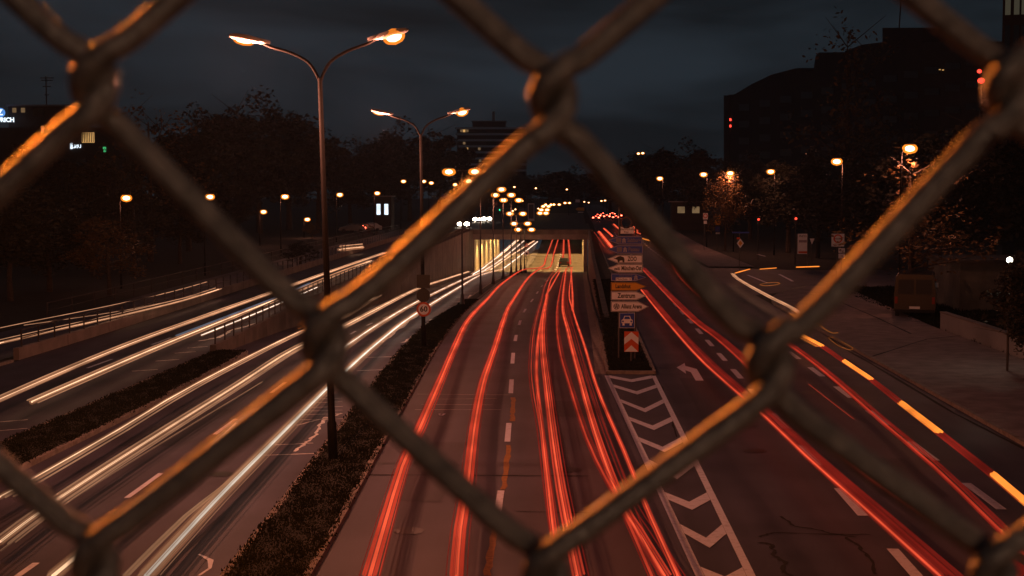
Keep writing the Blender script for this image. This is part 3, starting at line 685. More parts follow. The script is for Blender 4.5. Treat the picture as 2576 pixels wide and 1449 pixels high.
trail('left red trail beyond the car in the tunnel', [(1415,656),(1417,628),(1418,603)], zm, .8, .09, RED, GRD, ((.2,.1,.05,RED2),))
trail('right red trail beyond the car in the tunnel', [(1435,664),(1433,630),(1430,603)], zm, .8, .09, RED, GRD, ((-.2,.1,.05,RED2),))
trail('broad red trail with a bright left edge on the near lane of the right road', [(1613,729),(1657,784),(1744,885),(1830,966),(1930,1053),(2027,1146),(2154,1259),(2284,1376),(2365,1449)], zr, .8, .035, RED, GRR, tuple((.07+.05*i, .02*sin(i), .03, REDF) for i in range(7)), n=2)
trail('red trail running along the broken line of the right road', [(1613,674),(1717,783),(1800,850),(1867,910),(1960,1005),(2120,1150),(2250,1245),(2484,1400),(2560,1449)], zr, .8, .04, RED2, GRR, tuple((.08+.07*i, 0, .035, REDF) for i in range(5)))
trail('red trail swinging across the middle of the right road', [(1678,640),(1690,664),(1705,690),(1744,732),(1790,765),(1840,786),(1930,836),(1997,876),(2084,943),(2217,1059),(2350,1173),(2576,1393)], zr, .8, .05, RED2, GRR, ((.1,.02,.04,RED2),(.2,0,.03,REDF),(-.09,.02,.03,REDF)))
trail('bright salmon trail turning out of the side street', [(1843,689),(1856,702),(1904,730),(1944,751),(1984,771),(2030,800)], zr, .75, .09, WHT2, GRR, ((-.12,.05,.06,RED),(.14,.0,.05,AMB)))
trail('dim red band linking the amber dashes', [(2000,835),(2067,871),(2117,906),(2190,955),(2264,1013),(2360,1088),(2494,1193),(2576,1262)], zr, .8, .05, REDF, GRR, ((.1,.02,.04,REDF),(-.1,0,.03,REDF)))
GA = 'amber indicator dashes on the right road'
for lab, a, b in (('nearest amber dash at the right edge',(2494,1193),(2600,1284)),('second amber dash from the right edge',(2264,1013),(2360,1087)),('third amber dash, beside the kerb',(2121,908),(2188,953)),
                  ('fourth amber dash, just below the fence wire',(2008,840),(2065,870)),('amber streak farthest right across the side street',(2003,672),(2060,670)),('middle amber streak across the side street',(1912,677),(1953,674)),('left amber streak across the side street',(1850,687),(1886,677))):
    near = a[1] > 800
    trail(lab, [a, b], zr, .85, .05 if near else .045, AMB, GA, ((.11,.01,.05,AMB),(.055,.04,.05,AMB)) if near else (), straight=True)
AMB2 = glow('amber_faint', (1, .28, .04), .5, .6)  # glow for loops drawn in place of amber reflections on the road
def loop(label, pts, r=.02):
    trail(label, pts + [pts[0]], zr, .12, r*.8, AMB2, 'amber loops of light by the side street', n=0)
loop('flat amber loop standing in for a road reflection in the side street mouth', [(1912,716),(1925,712),(1950,710),(1962,713),(1948,717),(1925,719)], .03)
loop('long bent amber loop standing in for a road reflection by the kerb under the fence wire', [(2084,850),(2100,848),(2122,862),(2144,874),(2140,880),(2118,874),(2098,862)], .02)
trail('thin amber squiggle standing in for a road reflection at the kerb above the long loop', [(2040,808),(2060,815),(2075,828),(2095,838),(2108,836)], zr, .15, .02, AMB2, 'amber loops of light by the side street', n=0)
trail('hair thin orange line on the right road', [(2034,966),(2090,1010),(2147,1054)], zr, .3, .012, RED2, GRR)
for lab, a, b, rr in (('long broad red streak left of the direction signs',(1507,583),(1538,621),.2),('short broad red streak above the direction signs',(1519,575),(1540,594),.16),('small red streak above the top sign',(1544,564),(1556,575),.16),
                      ('upper red streak right of the direction signs',(1594,571),(1603,582),.2),('lower red streak right of the direction signs',(1596,583),(1611,588),.12)):
    trail(lab, [a, b], zr, .8, rr, RED, 'red streaks at the far end of the right road', straight=True)
trail('orange streak right of the topmost direction sign', [(1617,600),(1634,605)], zr, .8, .12, AMB, GA, straight=True)

# ================================================================== SIGNS
def disc(mb, x, z, r, y0, y1, n=24, r0=0):
    if not r0: return mb.prism([(x+r*cos(2*pi*i/n), z+r*sin(2*pi*i/n)) for i in range(n)], y0, y1)
    for i in range(n):
        a, b = 2*pi*i/n, 2*pi*(i+1)/n
        mb.prism([(x+r0*cos(a), z+r0*sin(a)), (x+r*cos(a), z+r*sin(a)), (x+r*cos(b), z+r*sin(b)), (x+r0*cos(b), z+r0*sin(b))], y0, y1)
    return mb
D = 61.5; b0 = at(1577, 915, D); b0.z = .1; FNT2 = mat('sign_worn_white', (.42, .38, .40), .4)
sp = empty('direction_signpost', b0, 'post stacked with blue white and yellow arrow signs on the grass island', 'signpost')
k_ = D/FP
for x in (-.35, .35): MB().tube([(x,.06,0),(x,.06,6.6)], .04, 8).build('post', SIGNG, sp)
def zpx(py): return at(1577, py, D).z - b0.z
def xpx(px): return at(px, 724, D).x - b0.x
def plate(x0, x1, y0, y1, m, left, body, tw=None, tx=None, size=None, tm=None, tipx=26):
    xa, xb, za, zb = xpx(x0), xpx(x1), zpx(y1), zpx(y0); zc = (za+zb)/2; tip = tipx*k_
    def outline(i):
        if left: return [(xa+i*1.6, zc), (xa+tip, zb-i), (xb-i, zb-i), (xb-i, za+i), (xa+tip, za+i)]
        return [(xa+i, za+i), (xa+i, zb-i), (xb-tip, zb-i), (xb-i*1.6, zc), (xb-tip, za+i)]
    rim = SIGNK if m in (SIGNW, SIGNY) else FNT2
    p = MB().prism(outline(0), -.02, .02).build('arrow_plate', m, sp)
    MB().prism(outline(.012), -.024, -.021).build('border', rim, p)
    MB().prism(outline(.034), -.028, -.0245).build('panel_face', m, p)
    if body: text(body, size or .3, tm or SIGNK, p, xpx(tx), -.0300, zc, width=tw*k_, bold=.008)
    return p, xa, xb, za, zb, zc
def arrow_icon(p, px, zc, m):       # motorway symbol
    x = xpx(px); mb = MB(); q = .62
    mb.prism([(x-.13*q, zc-.16*q), (x-.05*q, zc+.16*q), (x-.015*q, zc+.16*q), (x-.03*q, zc-.16*q)], -.032, -.029); mb.prism([(x+.03*q, zc-.16*q), (x+.015*q, zc+.16*q), (x+.05*q, zc+.16*q), (x+.13*q, zc-.16*q)], -.032, -.029)
    mb.box(x-.15*q, x+.15*q, -.0325, -.0305, zc+.03*q, zc+.06*q); mb.build('motorway_symbol', m, p)
FNT2 = mat('sign_worn_white', (.42, .38, .40), .4)
FNT = mat('sign_blue_lettering', (.16, .15, .22), .4)
q = plate(1529, 1615, 594, 615, SIGNB, True, 'Salzburg', tw=33, tx=1594, size=.24, tm=FNT); arrow_icon(q[0], 1569, q[5], FNT2); tag(q[0], 'topmost blue arrow plate pointing left')
MB().box(xpx(1549), xpx(1562), -.031, -.0285, q[5]-.1, q[5]+.1).build('route_number_box', FNT, q[0])
q = plate(1527, 1617, 617, 638, SIGNB, True, 'Passau', tw=27, tx=1594, size=.24, tm=FNT); arrow_icon(q[0], 1572, q[5], FNT2); tag(q[0], 'second blue arrow plate pointing left')
MB().box(xpx(1551), xpx(1564), -.031, -.0285, q[5]-.1, q[5]+.1).build('route_number_box', FNT, q[0])
q = plate(1527, 1616, 641, 662, SIGNW, True, 'ZOO', tw=23, tx=1590, size=.27); tag(q[0], 'white arrow plate with a black elephant')
ex, ez = xpx(1559), q[5]
MB().prism([(ex-.3,ez+.06),(ex-.18,ez+.04),(ex-.1,ez+.1),(ex+.02,ez+.13),(ex+.16,ez+.08),(ex+.2,ez-.02),(ex+.19,ez-.14),(ex+.12,ez-.14),(ex+.1,ez-.06),(ex-.0,ez-.07),(ex-.03,ez-.14),(ex-.09,ez-.14),(ex-.11,ez-.03),(ex-.2,ez-.0)], -.033, -.029).build('elephant_symbol', SIGNK, q[0])
q = plate(1529, 1617, 664, 686, SIGNW, True, 'München-Ost', tw=50, tx=1588, size=.26); tag(q[0], 'white arrow plate with a motorail symbol')
tx0 = xpx(1552); e_ = .55; Q = lambda a, b, y0, y1, c, d_: mb.box(tx0+a*e_, tx0+b*e_, y0, y1, q[5]+c*e_, q[5]+d_*e_)
mb = MB(); Q(-.22,.2,-.033,-.029,-.06,-.03); Q(-.22,.2,-.033,-.029,-.13,-.11); Q(-.2,.0,-.034,-.0305,-.025,.01); Q(.03,.2,-.034,-.0305,0,.06)
for xx in (-.17, -.05, .07, .17): disc(mb, tx0+xx*e_, q[5]-.09*e_, .02, -.0345, -.0305, 8)
mb.build('motorail_symbol', SIGNK, q[0])
q = plate(1537, 1626, 688, 707, SIGNB, False, None); arrow_icon(q[0], 1599.5, q[5], FNT2); tag(q[0], 'blue arrow plate pointing right')
text('Nürnberg', .22, FNT, q[0], xpx(1574), -.0300, q[5]+.08, width=33*k_)
MB().box(xpx(1549), xpx(1589), -.031, -.029, q[5]-.15, q[5]-.01).build('white_patch', SIGNW, q[0]); text('München →', .16, SIGNK, q[0], xpx(1569), -.0335, q[5]-.08, width=36*k_)
q = plate(1537, 1626, 710, 731, SIGNY, False, 'Landshut', tw=38, tx=1567, size=.24); tag(q[0], 'yellow arrow plate pointing right')
q = plate(1537, 1627, 733, 755, SIGNW, False, 'Zentrum', tw=44, tx=1576, size=.29); tag(q[0], 'white arrow plate pointing right to the town centre')
q = plate(1537, 1632, 758, 784, SIGNW, False, 'Allianz Arena', tw=52, tx=1589, size=.26); tag(q[0], 'lowest white arrow plate with a football')
mb = MB(); disc(mb, xpx(1551), q[5], .13, -.031, -.029, 18, .105)
for i in range(5): disc(mb, xpx(1551)+.065*cos(i*1.257+.3), q[5]+.065*sin(i*1.257+.3), .035, -.032, -.0295, 5)
disc(mb, xpx(1551), q[5], .03, -.033, -.029, 5); mb.build('football_symbol', SIGNK, q[0])
# motor road sign
x0, x1, z0, z1 = xpx(1559), xpx(1597), zpx(825), zpx(787); xc, zc = (x0+x1)/2, (z0+z1)/2
p = MB().box(x0, x1, -.02, .02, z0, z1).build('motor_road_plate', SIGNW, sp); MB().box(x0+.015, x1-.015, -.024, -.0205, z0+.015, z1-.015).build('panel_face', SIGNB, p)
mb = MB().prism([(xc-.24,zc-.12),(xc-.24,zc+.02),(xc-.17,zc+.06),(xc-.12,zc+.2),(xc+.12,zc+.2),(xc+.17,zc+.06),(xc+.24,zc+.02),(xc+.24,zc-.12)], -.030, -.026)
mb.box(xc-.2, xc-.11, -.030, -.026, zc-.22, zc-.123).box(xc+.11, xc+.2, -.030, -.026, zc-.22, zc-.123); mb.build('car_symbol', SIGNW, p)
mb = MB().prism([(xc-.13,zc+.06),(xc-.095,zc+.17),(xc+.095,zc+.17),(xc+.13,zc+.06)], -.034, -.0305); disc(mb, xc-.18, zc-.04, .04, -.034, -.0305, 12); disc(mb, xc+.18, zc-.04, .04, -.034, -.0305, 12); mb.build('car_symbol_details', SIGNB, p)
# small zone board above the stack
x0, x1 = xpx(1556), xpx(1594); p = MB().box(x0, x1, .1, .13, zpx(588), zpx(571)).build('supplementary_plate', SIGNW, sp); text('Lieferverkehr', .14, SIGNK, p, (x0+x1)/2, .097, zpx(577)); text('frei', .14, SIGNK, p, (x0+x1)/2, .097, zpx(584))
mb = MB(); disc(mb, (x0+x1)/2, zpx(560), .26, .1, .13, 24, .2); mb.build('round_prohibition_ring', mat('faded_sign_red', (.09,.02,.015), .5), sp)
# chevron guide board
b = at(1588, 912, 60.2); b.z = .12
g = empty('chevron_board', b, 'upright red and white chevron board at the tip of the grass island', 'sign')
def zz(py): return at(1588, py, 60.2).z - b.z
def xx_(px): return at(px, 724, 60.2).x - b.x
MB().tube([(0,.05,-.1),(0,.05,zz(850))], .04, 8).build('post', SIGNG, g)
x0, x1, z0, z1 = xx_(1571), xx_(1607), zz(885), zz(834); h = z1-z0
p = MB().box(x0, x1, -.02, .02, z0, z1).build('board', SIGNR, g); xc = (x0+x1)/2
MB().prism([(x0,z0+h*.36),(xc,z0+h*.64),(x1,z0+h*.36),(x1,z0+h*.69),(xc,z0+h*.985),(x0,z0+h*.69)], -.026, -.0215).build('white_chevron', SIGNW, p)
MB().prism([(x0+.01,z0+.01),(x1-.01,z0+.01),(xc,z0+h*.33)], -.026, -.0215).build('white_triangle', SIGNW, p)
# 60 sign hung on the second lamp pole, with the backs of two more
d2 = l2.y-.16; pc = at(1066, 778, d2); k2 = d2/FP
s60 = empty('speed_limit_sign', pc, 'round white speed limit sign with a red ring and 60', 'sign'); r60 = 18.5*k2
mb = MB(); disc(mb, 0, 0, r60, -.015, .015, 32); p = mb.build('sign_plate', SIGNW, s60)
mb = MB(); disc(mb, 0, 0, r60, -.02, -.0155, 32, r60*.74); mb.build('red_ring', SIGNR, p); text('60', r60*1.05, SIGNK, p, 0, -.0185, 0, bold=.01)
pb = at(1065, 743, d2); sb = empty('round_sign', pb, 'dark round sign back above the speed limit sign', 'sign'); mb = MB(); disc(mb, 0, 0, 17.5*k2, -.015, .015, 28); mb.build('sign_plate', SIGNK, sb); MB().box(-.2, .2, .02, .05, -.03, .03).build('clamp', SIGNG, sb)
pb = at(1065, 708, d2); sb = empty('square_sign', pb, 'dark square sign back above the round sign', 'sign'); MB().box(-17*k2, 17*k2, -.015, .015, -17*k2, 17*k2).build('sign_plate', SIGNK, sb); MB().box(-.2, .2, .02, .05, -.03, .03).build('clamp', SIGNG, sb)
def post_sign(label, px, base_py, top_py, d, parts, z0=None, cat='sign', name='road_sign'):
    top = at(px, top_py, d); gz = z0 if z0 is not None else zr(d); o = empty(name, (top.x, d, gz), label, cat); k = d/FP
    MB().tube([(0,.05,-.1),(0,.05,top.z-gz)], .035, 6).build('post', SIGNG, o)
    for f in parts: f(o, k, lambda py: at(px, py, d).z-gz, lambda qx: at(qx, 724, d).x-top.x)
    return o
def bplate(x0, x1, y0, y1, m, name='sign_plate', dy=0):
    def f(o, k, Z, X): MB().box(X(x0), X(x1), -.02-dy, .02-dy, Z(y1), Z(y0)).build(name, m, o)
    return f
def ring(cx, cyv, r, m, name='ring', r0=.7):
    def f(o, k, Z, X):
        mb = MB(); disc(mb, X(cx), Z(cyv), r*k, -.034, -.024, 20, r*k*r0); mb.build(name, m, o)
    return f
def words(cx, cyv, s, body, m=SIGNK):
    def f(o, k, Z, X): text(body, s*k, m, o, X(cx), -.03, Z(cyv))
    return f
def poly(pts, m, name, dy=.0):
    def f(o, k, Z, X): MB().prism([(X(a), Z(b)) for a, b in pts], -.03-dy, -.022-dy).build(name, m, o)
    return f
post_sign('white zone sign with a dark ring at the side street', 2106, 690, 586, 112, [bplate(2090,2122,588,620,SIGNW), ring(2106,600.5,11,SIGNR), words(2106,601,6,'UMWELT'), words(2106,616,7,'ZONE'), bplate(2108,2124,624,636,SIGNW,'small_plate'), bplate(2108,2124,638,650,SIGNW,'small_plate'), words(2116,631,7,'frei'), words(2116,645,7,'30')])
post_sign('priority road sign, yellow diamond on a thin post', 1861, 690, 582, 132, [poly([(1861,600),(1870,612),(1861,624),(1852,612)], SIGNW, 'sign_plate'), poly([(1861,605),(1866.5,612),(1861,619),(1855.5,612)], SIGNY, 'diamond_face', .01), bplate(1840,1883,583,587,SIGNB,'street_name_plate'), bplate(1852,1860,597,602,SIGNR,'small_plate')])
post_sign('tall white notice board on two legs beside the side street', 2005, 672, 588, 142, [bplate(2005,2031,588,639,SIGNW,'board'), bplate(2008,2028,604,610,mat('sign_lilac',(.35,.28,.33),.5),'board_stripe',.01), bplate(2007,2029,632,637,SIGNR,'board_stripe',.01), words(2018,594,8,'INFO'), lambda o,k,Z,X: MB().box(X(2029),X(2031),-.03,.03,-.1,Z(588)).build('leg', SIGNG, o)], name='notice_board')
post_sign('back of a give way triangle beside the notice board', 2041, 672, 600, 143, [poly([(2035,600),(2047,600),(2041,615)], SIGNW, 'sign_plate')])
post_sign('yellow board on a post under the lamplit tree', 1804, 600, 543, 190, [bplate(1797,1811,543,566,SIGNY), bplate(1799,1809,545,549,SIGNK,'dark_line',.01), bplate(1798,1810,569,583,SIGNB,'blue_plate'), bplate(1799,1810,585,589,SIGNW,'small_plate'), words(1804,557,8,'P')])
post_sign('white sign with a round mark, left of the yellow board', 1772, 600, 535, 185, [bplate(1767,1779,536,552,SIGNW), ring(1773,543,5.5,SIGNR), bplate(1769,1777,555,563,SIGNW,'small_plate')])
post_sign('pair of small pale signs on a thin post before the dark red van', 2350, 830, 704, 84, [bplate(2339,2348,711,724,SIGNW), bplate(2352,2360,711,723,SIGNW), bplate(2342,2355,702,707,SIGNR,'small_plate')], z0=0)
post_sign('yellow arrow board pointing left, far beyond the tunnel', 1458, 560, 522, 300, [poly([(1447,526),(1453,522),(1469,522),(1469,530),(1453,530)], SIGNY, 'arrow_plate'), bplate(1453,1467,533,535,SIGNW,'small_plate'), bplate(1447,1458,502,509,SIGNW,'upper_plate')])
post_sign('tall slim bluish information pillar beyond the tunnel', 1336, 560, 512, 285, [bplate(1328,1344,512,556,SIGNW,'frame'), bplate(1329.5,1342.5,514,550,mat('pillar_blue',(.04,.05,.09),.5),'panel',.01)], name='information_pillar')
post_sign('no entry sign on the left of the ramp lamps', 1248, 560, 508, 290, [lambda o,k,Z,X: (lambda mb: (disc(mb, 0, Z(513), 4.5*k, -.03, .02, 16), mb.build('sign_plate', SIGNR, o)))(MB()), bplate(1246,1250,512,514,SIGNW,'white_bar',.02)])
post_sign('warning triangle and square tunnel sign on a dark post by the tunnel', 1325, 682, 612, 211, [poly([(1319,621),(1331,621),(1325,611)], SIGNR, 'triangle_plate'), poly([(1321,620),(1329,620),(1325,613.5)], SIGNW, 'triangle_face', .01), bplate(1320,1330,632,642,SIGNW), lambda o,k,Z,X: MB().prism([(X(1322.5),Z(640)),(X(1322.5),Z(636)),(X(1325),Z(634.5)),(X(1327.5),Z(636)),(X(1327.5),Z(640))],-.034,-.025).build('tunnel_symbol', SIGNK, o)], z0=zm(211))
# traffic signals: small red and green lights
def signal(label, px, py, d, col, base):
    p = at(px, py, d); o = empty('traffic_light', (p.x, d, base), label, 'traffic light'); h = p.z-base
    MB().tube([(0,.1,0),(0,.1,h)], .05, 6).build('pole', POLED, o); bx = MB().box(-.15,.15,-.1,.1,h-.55,h+.3).build('signal_box', POLED, o)
    MB().ell((0,-.12,h), .13, .06, .13, 10, 6).build('lens', glow('signal_'+col, {'red':(1,.06,.03),'green':(.03,1,.4)}[col], 3), bx)
signal('small red signal light below the trees right of the side street', 1908, 552, 160, 'red', 0)
signal('red signal light above the notice board', 2002, 550, 150, 'red', 0)
signal('tiny green signal light left of the ramp lamps', 1257, 528, 310, 'green', 1.2)

# ================================================================== VEHICLES
def car_parts():
    prof = [(-2.05,.35),(-2.12,.62),(-2.02,.95),(-1.75,1.02),(-1.2,1.40),(-.5,1.47),(.35,1.42),(1.05,1.0),(1.85,.86),(2.1,.62),(2.08,.35)]
    rows = []
    for sx, k in ((-.86,.0),(-.80,.5),(.80,.5),(.86,.0)): pass
    mb = MB(); n = len(prof)
    lay = []
    for side in (-1, -.93, .93, 1):
        lay.append([(side*(.86 - (.16 if z > 1.03 else 0)), y, z if abs(side) < 1 else (z if z < 1.03 else 1.03 + (z-1.03)*.93)) for y, z in prof])
    b = len(mb.v)
    for l in lay: mb.v += l
    for i in range(3):
        for j in range(n):
            mb.f.append((i*n+j, i*n+(j+1)%n, (i+1)*n+(j+1)%n, (i+1)*n+j))
    mb.f.append(tuple(range(n))); mb.f.append(tuple(range(3*n, 4*n))[::-1])
    gl = MB()
    gl.quad((-.6,-1.80,1.045),(.6,-1.80,1.045),(.56,-1.27,1.385),(-.56,-1.27,1.385)); gl.quad((-.6,1.02,1.055),(.6,1.02,1.055),(.56,.42,1.41),(-.56,.42,1.41))
    for i in range(len(gl.v)):
        x, y, z = gl.v[i]; gl.v[i] = (x, y-.03 if y < 0 else y+.03, z+.02)
    for s in (-1,1): gl.box(s*.715-.012, s*.715+.012, -1.15, .5, 1.08, 1.36)
    wh = MB()
    a = [(0,.31*cos(2*pi*i/16),.31*sin(2*pi*i/16)) for i in range(16)]
    k = len(wh.v); wh.v += [(-.11,y,z) for _,y,z in a] + [(.11,y,z) for _,y,z in a]; wh.f += [tuple(range(16)), tuple(range(31,15,-1))] + [(i,16+i,16+(i+1)%16,(i+1)%16) for i in range(16)]
    return mb, gl, wh
cb, cg, cw = car_parts()
TYRE = mat('tyre_rubber', (.012,.012,.012), .9)
CARG = cg.mesh('car_windows', GLASS); CARW = cw.mesh('wheel', TYRE)
TAIL = glow('tail_lamp', (1, .10, .05), 14); HEADL = glow('head_lamp', (1, .82, .6), 30); TAILOFF = mat('tail_lens', (.25,.01,.008), .25)
BODY = {}
def car(loc, rz, colname, col, label, group, rear=None, front=None, plate=True):
    if colname not in BODY:
        m = mat('car_paint_'+colname, col, .3, coat=.6); me = cb.mesh('car_body', m, False)
        bm = bmesh.new(); bm.from_mesh(me); bmesh.ops.recalc_face_normals(bm, faces=bm.faces); bm.to_mesh(me); bm.free(); BODY[colname] = me
    o = empty('car', loc, label, 'car', group, rz); link('body', BODY[colname], o); link('windows', CARG, o)
    for x in (-.76,.76):
        for y in (-1.32,1.32): link('wheel', CARW, o, (x,y,.31))
    for s in (-1,1):
        MB().box(s*.66-.19, s*.66+.19, -2.17, -2.06, .64, .88).build('tail_light', rear or TAILOFF, o)
        MB().box(s*.66-.16, s*.66+.16, 2.02, 2.12, .56, .70).build('headlight', front or GLASS, o)
    if plate: MB().box(-.26,.26,-2.15,-2.10,.48,.59).build('number_plate', SIGNW, o)
    if rear: MB().box(-.2,.2,-1.83,-1.74,1.06,1.12).build('brake_light', rear, o)
    return o
GQ = 'cars waiting at the red light on the upper right road'
for px, py, d, cn, cc, lb in ((1499,559,330,'grey',(.06,.06,.065),'waiting car in the left lane with both tail lights lit'),(1549,557,338,'silver',(.3,.3,.31),'waiting car in the right lane with red tail lights'),
                          (1517,547,385,'black',(.01,.01,.012),'waiting car ahead in the left lane with orange red lights'),(1540,545,395,'grey',(.06,.06,.065),'dark waiting car ahead in the right lane'),
    (1526,553,352,'silver',(.3,.3,.31),'waiting car between the two nearest of the queue'),(1503,550,362,'black',(.01,.01,.012),'second waiting car in the left lane'),(1556,550,366,'grey',(.06,.06,.065),'rightmost waiting car of the queue')):
    p = at(px, py, d); car((p.x, d, zr(d)), 0, cn, cc, lb, GQ, rear=TAIL)
GO = 'oncoming cars on the upper left road'
for px, d, lb in ((1168,262,'nearer oncoming car with dazzling headlights behind the ramp railing'),(1204,312,'oncoming car with glaring headlights above the tunnel, left one'),(1226,320,'oncoming car with glaring headlights above the tunnel, right one')):
    p = at(px, 560, d); o = car((p.x, d, zl(d)), pi, 'black', (.01,.01,.012), lb, GO, front=HEADL)
    for s in (-1,1): MB().ell((s*.62, 2.14, .66), .5, .1, .36, 10, 6).build('headlight_glass', HEADL, o)
p = on(1418, 676, zm); car((p.x, p.y+8, zm(p.y+8)), 0, 'black', (.01,.01,.012), 'dark car entering the tunnel between the red trails', None, plate=False)
GP = 'cars parked on the left beyond the trees'
for i, (px, d, cn, cc, lb) in enumerate(((885,225,'grey',(.06,.06,.065),'parked dark car with one red light at the left end of the parked row'),(906,228,'black',(.01,.01,.012),'parked black car in the middle of the parked row'),(928,231,'white',(.6,.58,.56),'parked white car at the right end of the parked row'))):
    p = at(px, 556, d); car((p.x, d, zl(d)), pi/2+.2, cn, cc, lb, GP, rear=TAIL if i == 0 else None)
# dark red van and pale building side on the right
p = at(2345, 770, 82)
v = empty('van', (p.x, 86, 0), 'dark red van parked with its back doors to the road, behind small parking signs', 'van', rz=-.25)
VR = mat('van_paint', (.010, .002, .002), .35, coat=.4)
MB().prism([(-1.15,.45),(1.15,.45),(1.18,1.3),(1.08,2.45),(.95,2.6),(-.95,2.6),(-1.08,2.45),(-1.18,1.3)], -2.6, 2.4).build('body', VR, v)
MB().prism([(-1.1,.45),(1.1,.45),(1.12,1.2),(1.02,1.75),(-1.02,1.75),(-1.12,1.2)], 2.402, 3.3).build('bonnet', VR, v)
for s in (-1,1):
    MB().box(s*.5-.44, s*.5+.44, -2.63, -2.605, 1.45, 2.3).build('rear_window', DWIN, v); MB().box(s*1.04-.08, s*1.04+.08, -2.64, -2.605, .9, 1.3).build('tail_light', TAILOFF, v)
    for y in (-1.7, 2.1): link('wheel', CARW, v, (s*1.0, y, .31))
MB().box(-.3,.3,-2.64,-2.605,.6,.74).build('number_plate', SIGNW, v); MB().box(-1.1,1.1,-2.72,-2.605,.38,.55).build('bumper', TYRE, v)

# ================================================================== RIGHT SIDE: low wall, pale building, hedge
w3 = empty('garden_wall', (19.3, 40, 0), 'pale low wall at the back of the right pavement', 'wall')
MB().box(0, .3, -4, 36.5, -.2, .95).build('wall_body', WALLP, w3); MB().box(-.04, .34, -4, 36.5, .953, 1.02).build('coping', CONC, w3)
hb = empty('garage', (23.6, 89, 0), 'low pale windowless garage at far right behind the globe lamp', 'building')
MB().box(.0, 14, 0, 8, -.2, 3.0).build('wall', mat('grimy_render',(.10,.098,.085),.85,noise=.3,scale=.6), hb); MB().box(-.15, 14.2, -.15, 8.2, 3.003, 3.2).build('roof', WALLD, hb)
MB().box(5.0, 7.2, -.04, -.003, 0, 2.1).build('door', WALLD, hb)

# ================================================================== BUILDINGS
LIT = glow('lit_window', (1, .55, .18), .75, sample=False); LITD = glow('dim_lit_window', (1, .62, .3), .16, sample=False); LITC = glow('cold_lit_sign', (.75, .88, 1), 1.6, sample=False); LITB = glow('lit_sign_blue', (.12, .35, .9), .9, sample=False); LITG = glow('lit_sign_green', (.1, .9, .3), .35, sample=False); OBS = glow('red_obstruction_light', (1, .05, .03), 3, sample=False)
# left office block with lit company sign
d = 250; A0 = at(-120, 491, d); k = d/FP
ob = empty('office_block', (A0.x, d, 0), 'dark office block at far left with white lit letters on its roof', 'building')
def X(px): return at(px, 491, d).x - A0.x
def Z(py): return at(CXV, py, d).z
MB().box(X(-120), X(290), 0, 16, -.5, Z(318)).build('wall', WALLD, ob)
rf = MB().box(X(14), X(157), 2, 14, Z(318)+.01, Z(262)).build('rooftop_storey', WALLD, ob)
MB().box(X(10), X(160), 1.6, 14.4, Z(262)+.003, Z(258)).build('roof_edge', WALLP, ob)
for px in (30, 52): MB().box(X(px)-.35, X(px)+.35, 1.9, 1.998, Z(278), Z(266)).build('window', LITD, rf)
for px in (85, 97): MB().box(X(px)-.5, X(px)+.5, 1.9, 1.998, Z(286), Z(268)).build('window', GLASS, rf)
win = MB().box(X(209), X(240), -.06, -.003, Z(357), Z(331)).build('window', LIT, ob)
for i in range(7): MB().box(X(210+i*4.4), X(212+i*4.4), -.1, -.063, Z(356), Z(332)).build('curtain_fold', mat('curtain',(.2,.1,.05),.9), win)
MB().box(X(107), X(114), -.06, -.003, Z(332), Z(314)).build('window', LITD, ob)
for r_ in range(4):
    for c_ in range(9): MB().box(X(-100+c_*42), X(-76+c_*42), -.05, -.003, Z(415+r_*30), Z(398+r_*30)).build('window', GLASS, ob)
mb = MB(); disc(mb, X(8), Z(280), 11.5*k, -.5, -.2, 28); ds = mb.build('sign_disc', LITB, ob); text('Z', 20*k, LITC, ds, X(8), -.53, Z(280), bold=.04)
text('ZURICH', 15.5*k, LITC, ob, X(42.5), -.4, Z(299), align='RIGHT', bold=.05)
MB().box(X(180), X(185), -.2, -.003, Z(373), Z(358)).build('lit_sign', LITC, ob); text('LMU', 12*k, LITC, ob, X(196), -.2, Z(367), bold=.03)
MB().box(X(262), X(269), -.2, -.003, Z(381), Z(368)).build('green_sign', LITG, ob)
ms = empty('antenna_mast', (A0.x+X(80), d+8, Z(258)), 'thin antenna mast on the roof of the office block', 'antenna')
MB().tube([(0,0,0),(0,0,80*k)], .12, 6).build('pole', POLED, ms)
for zq, ww in ((30,.6),(52,.9),(68,1.3),(74,1.5)): MB().box(-ww*.7, ww, -.05, .05, zq*k, zq*k+.14).build('cross_arm', POLED, ms)
# striped tower block on the skyline
d = 715; k = d/FP; A0 = at(1148, 491, d)
tb = empty('tower_block', (A0.x, d, 0), 'distant apartment block with pale balcony bands, left of the central fence knot', 'building')
X = lambda px: at(px, 491, d).x - A0.x; Z = lambda py: at(CXV, py, d).z
MB().box(X(1150), X(1322), 0, 14, 0, Z(322)).build('wall', WALLD, tb)
for i in range(8): MB().box(X(1146+ (i*1 if i < 3 else 8)), X(1324), -1.4, -.01, Z(325+15.2*i), Z(320+15.2*i)).build('balcony', mat('pale_balcony',(.78,.80,.82),.8), tb)
MB().box(X(1188), X(1270), 2, 12, Z(320)+.05, Z(306)).build('penthouse', WALLD, tb); MB().box(X(1186), X(1272), 1.5, 12.5, Z(306)+.02, Z(303)).build('penthouse_roof', WALLP, tb)
MB().box(X(1237), X(1243), 5, 6.5, Z(303)+.03, Z(279)).build('chimney', WALLP, tb)
for px, py, m in ((1168,329,LIT),(1176,329,LITD),(1161,329,LITD),(1168,360,LITD),(1175,374,LIT),(1206,374,LITD),(1169,404,LIT),(1208,404,LITD)):
    MB().box(X(px-3), X(px+3), -.3, -.02, Z(py+3), Z(py-3)).build('window', m, tb)
